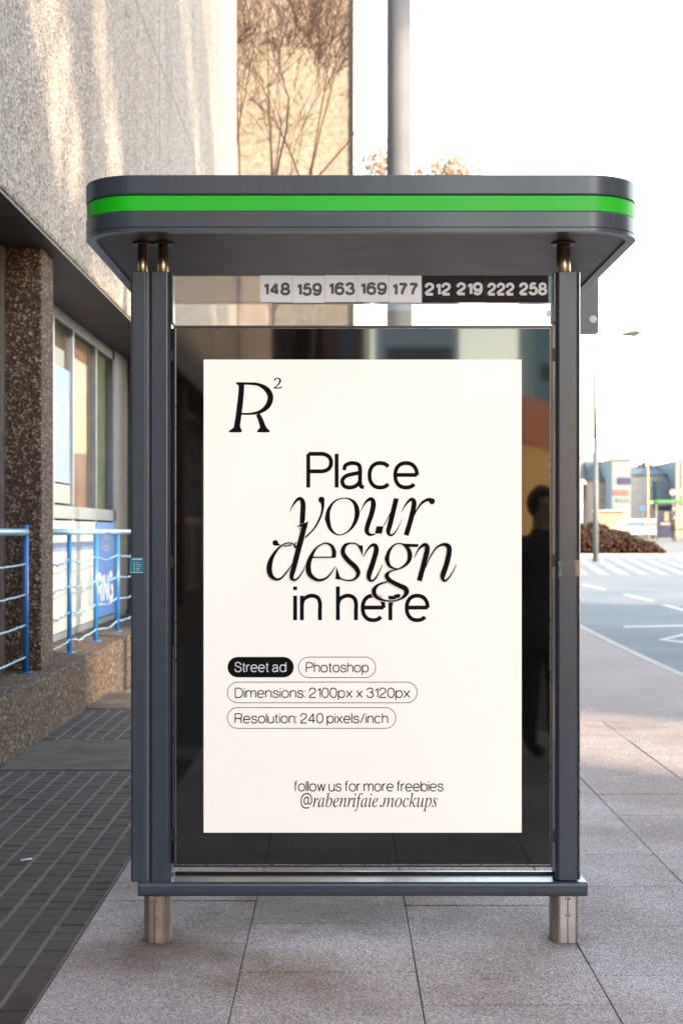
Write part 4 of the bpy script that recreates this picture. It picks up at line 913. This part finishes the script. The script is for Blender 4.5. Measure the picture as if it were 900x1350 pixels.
MB().box(X_(814.5, 142), X_(830.5, 142), 141.85, 141.97, Z_(638, 142), Z_(630, 142)).build('navy_board', 'navy', b)
mb = MB()
rg = random.Random(4); u = 808.
while u < 829:
    w = rg.uniform(1, 2.4); mb.box(X_(u, 142), X_(min(u+w, 830), 142), 141.9, 141.97, Z_(652.5, 142), Z_(645.5+rg.uniform(0, 1.5), 142)); u += w+.7
mb.build('red_sign_band', 'red_print', b)
mb = MB().box(X_(812, 142), X_(829, 142), 141.9, 141.97, Z_(661.5, 142), Z_(657.5, 142)); mb.build('grey_sign_band', 'roof_grey', b)
fbld('far_building', 'slim pale building between the dark-roofed house and the blue tower', 798, 807, 622, 155, 10, 'wall_tan', None, None, [(801, 804, 630+i*10, 636+i*10) for i in range(4)])
b = fbld('far_building', 'long white building under a slate grey roof, right of the blue tower', 831, 889, 626, 150, 16, 'wall_white', 'roof_grey', 611.5, [(834+k*6.2, 837.5+k*6.2, v, v+6) for k in range(9) for v in (631, 643, 655, 667)])
for u in (855, 861, 869): MB().box(X_(u-1.3, 150), X_(u+1.3, 150), 154, 155.5, Z_(615, 150), Z_(606 if u == 861 else 609, 150)).build('chimney', 'roof_green', b)
MB().box(X_(863, 149), X_(886, 149), 148.4, 149.97, Z_(668, 149), Z_(634, 149)).build('projecting_bay', 'wall_blue', b)
fbld('far_building', 'tall grey-blue building at the right edge of the picture', 896, 960, 606, 144, 14, 'wall_blue', None, None, [(899+k*8, 903+k*8, 612+i*12, 619+i*12) for k in range(6) for i in range(5)])
# thin poles
for (u, v, Y, r, lab) in ((853.5, 604, 110, .07, 'thin pale pole in front of the white building, left of the far shelter'), (891.8, 600, 104, .13, 'thick tan pole behind the two pink discs')):
    o = MB().tube((X_(u, Y), Y, .9), (X_(u, Y), Y, Z_(v, Y)), r*1.15, r*.8, 12).build('pole', 'yellow_canvas', None, loc=(X_(u, Y), Y, .9)); tag(o, lab, 'pole')
# kiosk
Y = 118
k = empty('market_kiosk', (X_(807, Y), Y, .9), 'cream low kiosk with a pale roof behind the hedge', 'kiosk')
MB().box(X_(790, Y), X_(825, Y), Y, Y+3, .9, Z_(675, Y)).build('body', 'yellow_canvas', k, .05)
MB().box(X_(789, Y), X_(826.5, Y), Y-.4, Y+3.3, Z_(675, Y)+.01, Z_(672, Y)).build('roof', 'cream_sign', k, .05)
for i in range(5): MB().box(X_(793+i*6, Y), X_(797.5+i*6, Y), Y-.05, Y+.02, Z_(690, Y), Z_(679, Y)).build('shutter', 'wall_tan', k)
# cars
def car(name, c, yaw, label, mat):
    root = empty(name, c, label, 'car', 'cars parked behind the far railing'); L2, W2 = 2.1, .86
    body = [(-2.1, .32), (2.1, .32), (2.12, .62), (1.95, .80), (1.05, .92), (-1.75, .95), (-2.1, .85)]
    cab = [(-1.85, .95), (1.0, .93), (.45, 1.42), (-1.35, 1.46)]
    C0 = Vector(c); bo = MB().prism(body, -W2, W2, 'y'); 
    def fin(mb, n, m, bev=0, par=None):
        o = mb.build(n, m, None, bev); o.parent = par or root; return o
    b_ = fin(bo, 'body', mat, .06); fin(MB().prism(cab, -W2+.1, W2-.1, 'y'), 'window', 'glass_far', .05)
    fin(MB().prism([(-1.4, 1.44), (.5, 1.40), (.4, 1.5), (-1.3, 1.52)], -W2+.12, W2-.12, 'y'), 'roof', mat, .03)
    for sx in (-1.3, 1.35):
        for sy in (-1, 1):
            w = fin(MB().tube((sx, sy*(W2-.16), .31), (sx, sy*(W2+.01), .31), .31, n=20), 'wheel', 'tyre')
            fin(MB().tube((sx, sy*(W2+.011), .31), (sx, sy*(W2+.022), .31), .19, n=16), 'rim', 'silver_edge', 0, w)
    for sy in (-.62, .62):
        fin(MB().box(2.06, 2.14, sy-.14, sy+.14, .62, .74), 'headlight', 'white_letter', .02)
        fin(MB().box(-2.14, -2.06, sy-.12, sy+.12, .68, .84), 'tail_light', 'red_print', .02)
    root.rotation_euler = (0, 0, yaw); return root
car('parked_car', (X_(832, 112), 112, .9), R(100), 'white car parked end-on just right of the cream kiosk', 'car_white')
car('parked_car', (X_(850, 114), 114, .9), R(84), 'silver-white car parked end-on left of the far bus shelter', 'car_white')
# far railing
Y = 97
fr_ = empty('pedestrian_railing', (X_(848, Y), Y, .9), 'pale railing with thin bars between the hedge and the far shelter', 'railing')
MB().tube((X_(826, Y), Y, Z_(690.5, Y)), (X_(865, Y), Y, Z_(690.5, Y)), .03, n=8).build('top_rail', 'pole_grey', fr_)
MB().tube((X_(826, Y), Y, Z_(708, Y)), (X_(865, Y), Y, Z_(708, Y)), .025, n=8).build('bottom_rail', 'pole_grey', fr_)
for i in range(15): MB().tube((X_(826.5+i*2.7, Y), Y, Z_(711, Y)), (X_(826.5+i*2.7, Y), Y, Z_(690, Y)), .018 if i % 4 else .035, n=6).build('bar', 'pole_grey', fr_)
# far shelter
Y = 95
fs = empty('bus_shelter', (X_(885, Y), Y, .9), 'small distant bus shelter with green edged roof and dark blue side panel', 'bus shelter')
cn = MB().prism(rrect(X_(857, Y), X_(935, Y), Y-.8, Y+1, .3, 6), Z_(664, Y), Z_(661.5, Y)).build('canopy', 'grey_paint', fs)
MB().prism(rrect(X_(856.6, Y), X_(935.2, Y), Y-.82, Y+1.02, .3, 6), Z_(661.4, Y), Z_(659.8, Y)).build('green_stripe', 'green', cn)
a_ = MB().box(X_(864.5, Y), X_(890, Y), Y-.05, Y+.1, Z_(709, Y), Z_(673, Y)).build('ad_panel', 'navy_ad', fs, .02)
MB().box(X_(875, Y), X_(880, Y), Y-.08, Y-.055, Z_(687, Y), Z_(675, Y)).build('printed_figure', 'orange_print', a_)
MB().box(X_(870, Y), X_(882, Y), Y-.075, Y-.055, Z_(692, Y), Z_(689, Y)).build('printed_words', 'pink_disc', a_)
for u in (865, 889, 930): MB().box(X_(u-.8, Y), X_(u+.8, Y), Y-.1, Y+.05, .9, Z_(664, Y)).build('post', 'grey_paint', fs)
MB().box(X_(890, Y), X_(930, Y), Y+.85, Y+.9, Z_(708, Y), Z_(668, Y)).build('rear_glass', 'glass_window', fs)
MB().box(X_(893, Y), X_(925, Y), Y+.3, Y+.7, Z_(699, Y), Z_(696.5, Y)).build('bench_seat', 'navy_ad', fs)
for i, u in enumerate((886, 897)):
    o = MB().tube((X_(u, 93), 92.97, Z_(649, 93)), (X_(u, 93), 93.0, Z_(649, 93)), .21, n=24).build('round_sign', 'pink_disc', None, loc=(X_(u, 93), 93, Z_(649, 93)))
    MB().tube((X_(u, 93), 93.03, .88), (X_(u, 93), 93.03, Z_(645, 93)), .025, n=8).build('sign_pole', 'pole_grey', o)
    tag(o, ('left of two pink round signs above the far green shelter roof', 'right of two pink round signs above the far green shelter roof')[i], 'sign')
Y = 100
bl = MB().box(X_(843, Y), X_(850, Y), Y, Y+.05, Z_(673, Y), Z_(667, Y)).build('blue_sign', 'mid_blue', None, loc=(X_(846.5, Y), Y, .9))
tag(bl, 'small square blue sign on a pole beyond the far railing', 'sign')
MB().tube((X_(846.5, Y), Y+.08, .88), (X_(846.5, Y), Y+.08, Z_(667, Y)), .03, n=8).build('sign_pole', 'pole_grey', bl)
Y = 90
sc = MB().tube((X_(766, Y), Y, gz(Y)), (X_(766, Y), Y, Z_(638, Y)), .05, n=10).build('camera_mast', 'white_letter', None, loc=(X_(766, Y), Y, gz(Y)))
tag(sc, 'white mast with a domed cap just right of the shelter post', 'mast')
MB().tube((X_(767, Y), Y, Z_(638, Y)), (X_(767, Y), Y, Z_(632, Y)), .3, .1, 14).build('dome_cap', 'white_letter', sc)

# =================================================================== PEOPLE
def person(loc, yaw, label, h=1.75, female=False, mats=None):
    """one continuous skinned body, hands in the coat pockets"""
    k = h/1.75
    V = [((0,0,.95),.15,.12), ((0,0,1.15),.165,.115), ((0,.0,1.34),.185,.12), ((0,0,1.45),.12,.09), ((0,.005,1.52),.062,.062), ((0,-.01,1.60),.078,.092), ((0,-.008,1.68),.078,.098), ((0,-.005,1.735),.05,.06)]
    Ed = [(0,1),(1,2),(2,3),(3,4),(4,5),(5,6),(6,7)]
    for s in (-1, 1):
        b = len(V)
        V += [((s*.10,0,.86),.105,.115), ((s*.105,-.005,.50),.07,.075), ((s*.11,.01,.10),.048,.052), ((s*.115,-.05,.045),.045,.04), ((s*.12,-.16,.035),.038,.03)]
        Ed += [(0,b),(b,b+1),(b+1,b+2),(b+2,b+3),(b+3,b+4)]
        a = len(V)
        V += [((s*.185,.0,1.41),.065,.065), ((s*.27,.06,1.13),.052,.055), ((s*.215,-.07,.94),.042,.045), ((s*.17,-.11,.90),.035,.035)]
        Ed += [(2,a),(a,a+1),(a+1,a+2),(a+2,a+3)]
    me = bpy.data.meshes.new('person'); me.from_pydata([v[0] for v in V], Ed, []); 
    o = bpy.data.objects.new('person', me); COL.objects.link(o)
    sk = o.modifiers.new('skin', 'SKIN'); sl = me.skin_vertices[0].data
    for i, v in enumerate(V): sl[i].radius = (v[1], v[2])
    sl[0].use_root = True; o.modifiers.new('sub', 'SUBSURF').levels = 2; o.modifiers['sub'].render_levels = 2
    bpy.context.view_layer.update()
    m2 = bpy.data.meshes.new_from_object(o.evaluated_get(bpy.context.evaluated_depsgraph_get())); bpy.data.objects.remove(o)
    m2.materials.clear()
    for m in (mats or ['coat_dark', 'jeans', 'skin', 'shoe']): m2.materials.append(M[m])
    for p in m2.polygons:
        z = p.center.z; p.material_index = 2 if z > 1.50 else (0 if z > .80 else (1 if z > .09 else 3)); p.use_smooth = True
    o = bpy.data.objects.new('person', m2); COL.objects.link(o); o.location = loc; o.rotation_euler = (0, 0, yaw); o.scale = (k, k, k)
    tag(o, label, 'person')
    def part(mb, n, m, sm=True):
        q = mb.build(n, m, None, 0, smooth=sm); q.parent = o; return q
    # coat skirt
    mb = MB(); ring = []
    for z, rx, ry in ((1.05, .19, .145), (.9, .215, .165), (.72, .235, .185), (.70, .225, .175)):
        ring.append([mb.bm.verts.new((rx*math.cos(t), ry*math.sin(t), z)) for t in [2*math.pi*i/24 for i in range(24)]])
    for a, b in zip(ring, ring[1:]):
        for i in range(24): mb._f([a[i], a[(i+1)%24], b[(i+1)%24], b[i]])
    part(mb, 'coat_skirt', 'coat_dark')
    mb = MB(); bmesh.ops.create_uvsphere(mb.bm, u_segments=20, v_segments=12, radius=1)
    for v in mb.bm.verts: v.co = Vector((v.co.x*.094, v.co.y*.108+.018, v.co.z*.115+1.69+(.0 if v.co.y < 0 else -.012)))
    bmesh.ops.delete(mb.bm, geom=[v for v in mb.bm.verts if v.co.y < -.062 and v.co.z < 1.735], context='VERTS')
    part(mb, 'hair', 'hair')
    mb = MB().tube((0, -.09, 1.64), (0, -.125, 1.615), .012, .017, 8); part(mb, 'nose', 'skin')
    for s in (-1, 1):
        mb = MB().tube((s*.034, -.088, 1.655), (s*.034, -.098, 1.655), .012, .008, 8); part(mb, 'eye', 'hair')
    mb = MB().box(-.026, .026, -.103, -.095, 1.572, 1.58); part(mb, 'mouth', 'orange_print', False)
    return o
person((1.36, .75, 0), R(150), 'person in a dark coat with hands in pockets, mirrored in the poster case glass', 1.76)
person((X_(887, 92.5), 92.5, gz(92.5)), R(70), 'distant person in dark clothes beside the blue panel of the far shelter', 1.68)

# =================================================================== BEHIND THE CAMERA: what the glass mirrors and what shades the street
M['wall_office'] = plain('office_panel_wall', (.50, .62, .70), .7, var=.06, scale=.3)
M['wall_teal'] = plain('teal_panel_wall', (.35, .55, .62), .6, var=.06, scale=.3)
M['wall_ochre'] = plain('ochre_wall', (.85, .50, .15), .8, var=.15, scale=.6)
M['wall_rust'] = plain('rust_wall', (.5, .13, .07), .8, var=.15, scale=.6)
M['brick_dark'] = plain('dark_brick_block', (.20, .13, .10), .85, var=.3, scale=.5)
M['tan_block'] = plain('tan_block_wall', (.72, .54, .38), .85, var=.15, scale=.4)
def block_bld(name, label, x0, x1, y0, y1, h, wall, bands=(), bm='glass_dark', face='y'):
    o = empty(name, ((x0+x1)/2, (y0+y1)/2, 0), label, 'building')
    MB().box(x0, x1, y0, y1, -.1, h).build('wall', wall, o)
    for (za, zb_) in bands:
        if face == 'y': MB().box(x0+.4, x1-.4, y1-.05, y1+.04, za, zb_).build('window_band', bm, o)
        else: MB().box(x0-.04, x0+.05, y0+1, y1-1, za, zb_).build('window_band', bm, o)
    return o
block_bld('tan_building', 'tan building with dark window bands behind the camera, mirrored at the left of the glass', -11, -2.9, -48, -40, 17, 'tan_block', [(2.2, 3.2), (4.0, 5.6), (7.2, 8.6), (10.4, 11.8), (13.6, 15)])
db = block_bld('dark_building', 'dark brown block behind the camera, mirrored in the middle of the glass', -2.7, .9, -55, -44, 22, 'brick_dark', [])
for i, x in enumerate((-2.2, -1.0, .2)):
    for z in (1.2, 4.4, 7.6, 10.8): MB().box(x-.3, x+.3, -44.05, -43.96, z, z+1.7).build('window', 'glass_dark' if (i+int(z)) % 3 else 'pale_blind', db)
MB().tube((.7, -30, 0), (.78, -30, 12), .06, .05, 12).build('white_flagpole', 'white_letter', None, loc=(.7, -30, 0))
tag(bpy.data.objects['white_flagpole'], 'slim white flagpole behind the camera, mirrored near the middle of the glass', 'flagpole')
block_bld('striped_office', 'pale blue office with ribbon windows behind the camera, mirrored right of the middle', 2.4, 7.4, -92, -80, 34, 'wall_office', [(z, z+.9) for z in [3+2.3*i for i in range(13)]])
block_bld('teal_mirror_block', 'blue-green block added behind the camera to tint the reflection at the upper right of the glass', 13.6, 22, -100, -90, 30, 'wall_teal', [(z, z+1.2) for z in (4, 8, 12, 16)])  # added block, stands in for the bluish sky mirrored here
o = empty('ochre_house', (6, -32, 0), 'low ochre house with rust coloured upper part, mirrored at the right of the glass', 'building')
MB().prism([(4.0, -27), (2.8, -40), (9, -44), (9.5, -38)], 0, 3.9).build('wall', 'wall_ochre', o)
MB().prism([(3.9, -26.8), (2.7, -40.1), (9, -44.2), (9.7, -38)], 3.901, 5.2).build('rust_band', 'wall_rust', o)
tree('dapple_tree', (10, 1.2, 0), 17, 31, 'unseen bare tree added right of the camera to dapple the sun, nearer of the two', .2, (0, 0), 1., 6, .4, .3, pr=.5)  # both trees added out of view to break up the sun streaks
tree('dapple_tree', (10.5, 11.5, 0), 19, 32, 'unseen bare tree added right of the view to dapple the sun, farther of the two', .2, (0, 0), 1., 6, .4, .3, pr=.5)
tree('street_tree', (-1.3, -21, 0), 15, 21, 'bare street tree behind the camera, mirrored as dark branches', .26, (.5, 0), 1., 4, .4, .4)
# unseen row added across the street for shade, with a gap for one sunbeam
def slot(yw, zw, x=19.):
    """where the sunbeam that reaches the side wall at (yw, zw) crosses the added sun blockers"""
    d = (x+2.17)/.77; return (yw-d*.64, zw+d*math.tan(R(16)))
def sun_gap(yw, x=18.5): d = (x+2.17)/.77; return yw-d*.64  # gap cut through the added row so sun reaches the ledge
for (a0, a1, b0, b1, lab) in ((-37.5, -37.5, sun_gap(12.4), sun_gap(12.4, 30), 'long unseen row added across the street behind the camera to cast shade'), (sun_gap(15.4), sun_gap(15.4, 30), 12, 12, 'short end of the added shading row, beyond the gap cut for sunlight')):
    tb = empty('shade_row', (24, (a0+b0)/2, 0), lab, 'building')
    MB().prism([(18.5, a0), (30, a1), (30, b1), (18.5, b0)], -.1, 11.9).build('wall', 'tan_block', tb)
    for z in (1, 4.2, 7.4): MB().box(18.46, 18.55, a0+.5, b0-.5, z, z+1.6).build('window_band', 'glass_dark', tb)
def light_blocker(lo, hi, label):  # unseen plates, added so sun falls on the side wall in streaks
    """unseen plate added to block the sun; slanting edges shape the light streaks; lo and hi are (yw at z 4, yw at z 14) on the lit wall"""
    a, b = lo; c, d = hi
    P = [slot(a, 3.9), slot(c, 3.9), slot(d, 16), slot(b, 16)]
    P = [(y, z) for y, z in P]
    o = MB().prism(P, 19.0, 19.25, 'x').build('sun_blocker', 'tan_block', None, loc=(19, P[0][0], P[0][1])); tag(o, label, 'light_blocker')
light_blocker((-6.5, -6.5), (10.9, 1.0), 'longest unseen sun blocker added behind the camera')
light_blocker((12.6, 3.0), (14.0, 4.6), 'narrowest unseen sun blocker added behind the camera')
light_blocker((15.2, 5.2), (25.2, 9.6), 'broad unseen sun blocker added in the middle of the row')
light_blocker((26.6, 11.4), (29.5, 14.6), 'unseen sun blocker added at the near end of the row')
# =================================================================== LIGHT, SKY, CAMERA
EL = R(16); S = Vector((.77*math.cos(EL), -.64*math.cos(EL), math.sin(EL))).normalized()
ld = bpy.data.lights.new('sun', 'SUN'); ld.energy = 2.0; ld.angle = R(1.0); ld.color = (.66, .50, .33)
so = bpy.data.objects.new('sun', ld); COL.objects.link(so); so.rotation_euler = S.to_track_quat('Z', 'Y').to_euler(); so.location = S*50
w = bpy.data.worlds.new('World'); scene.world = w; w.use_nodes = True; t = w.node_tree
bg = t.nodes['Background']; sky = t.nodes.new('ShaderNodeTexSky'); sky.sky_type = 'NISHITA'; sky.sun_disc = False
sky.sun_elevation = EL; sky.sun_rotation = math.atan2(S.x, S.y); sky.air_density = 1.2; sky.dust_density = .4; sky.ozone_density = 1.6
mx = t.nodes.new('ShaderNodeMix'); mx.data_type = 'RGBA'; mx.blend_type = 'MULTIPLY'; mx.inputs[0].default_value = 1; mx.inputs[7].default_value = (1.17, .94, .80, 1)
t.links.new(sky.outputs[0], mx.inputs[6]); t.links.new(mx.outputs[2], bg.inputs[0]); bg.inputs[1].default_value = .15
cd = bpy.data.cameras.new('camera'); cam = bpy.data.objects.new('camera', cd); COL.objects.link(cam)
cam.location = (0, 0, EYE); cam.rotation_euler = (R(90), 0, 0)
cd.sensor_fit = 'VERTICAL'; cd.sensor_height = 36; cd.sensor_width = 24; cd.lens = F/1350*36
cd.shift_x = 0; cd.shift_y = 25/1350
cd.clip_start = .05; cd.clip_end = 6000
cd.dof.use_dof = True; cd.dof.focus_distance = 5.22; cd.dof.aperture_fstop = 4.8
scene.camera = cam
vs = scene.view_settings; vs.view_transform = 'Standard'; vs.look = 'None'; vs.gamma = 1; vs.use_curve_mapping = False; vs.exposure = 3.25
scene.cycles.max_bounces = 8; scene.cycles.transparent_max_bounces = 12
scene.cycles.caustics_reflective = False; scene.cycles.caustics_refractive = False
scene.cycles.sample_clamp_indirect = 6
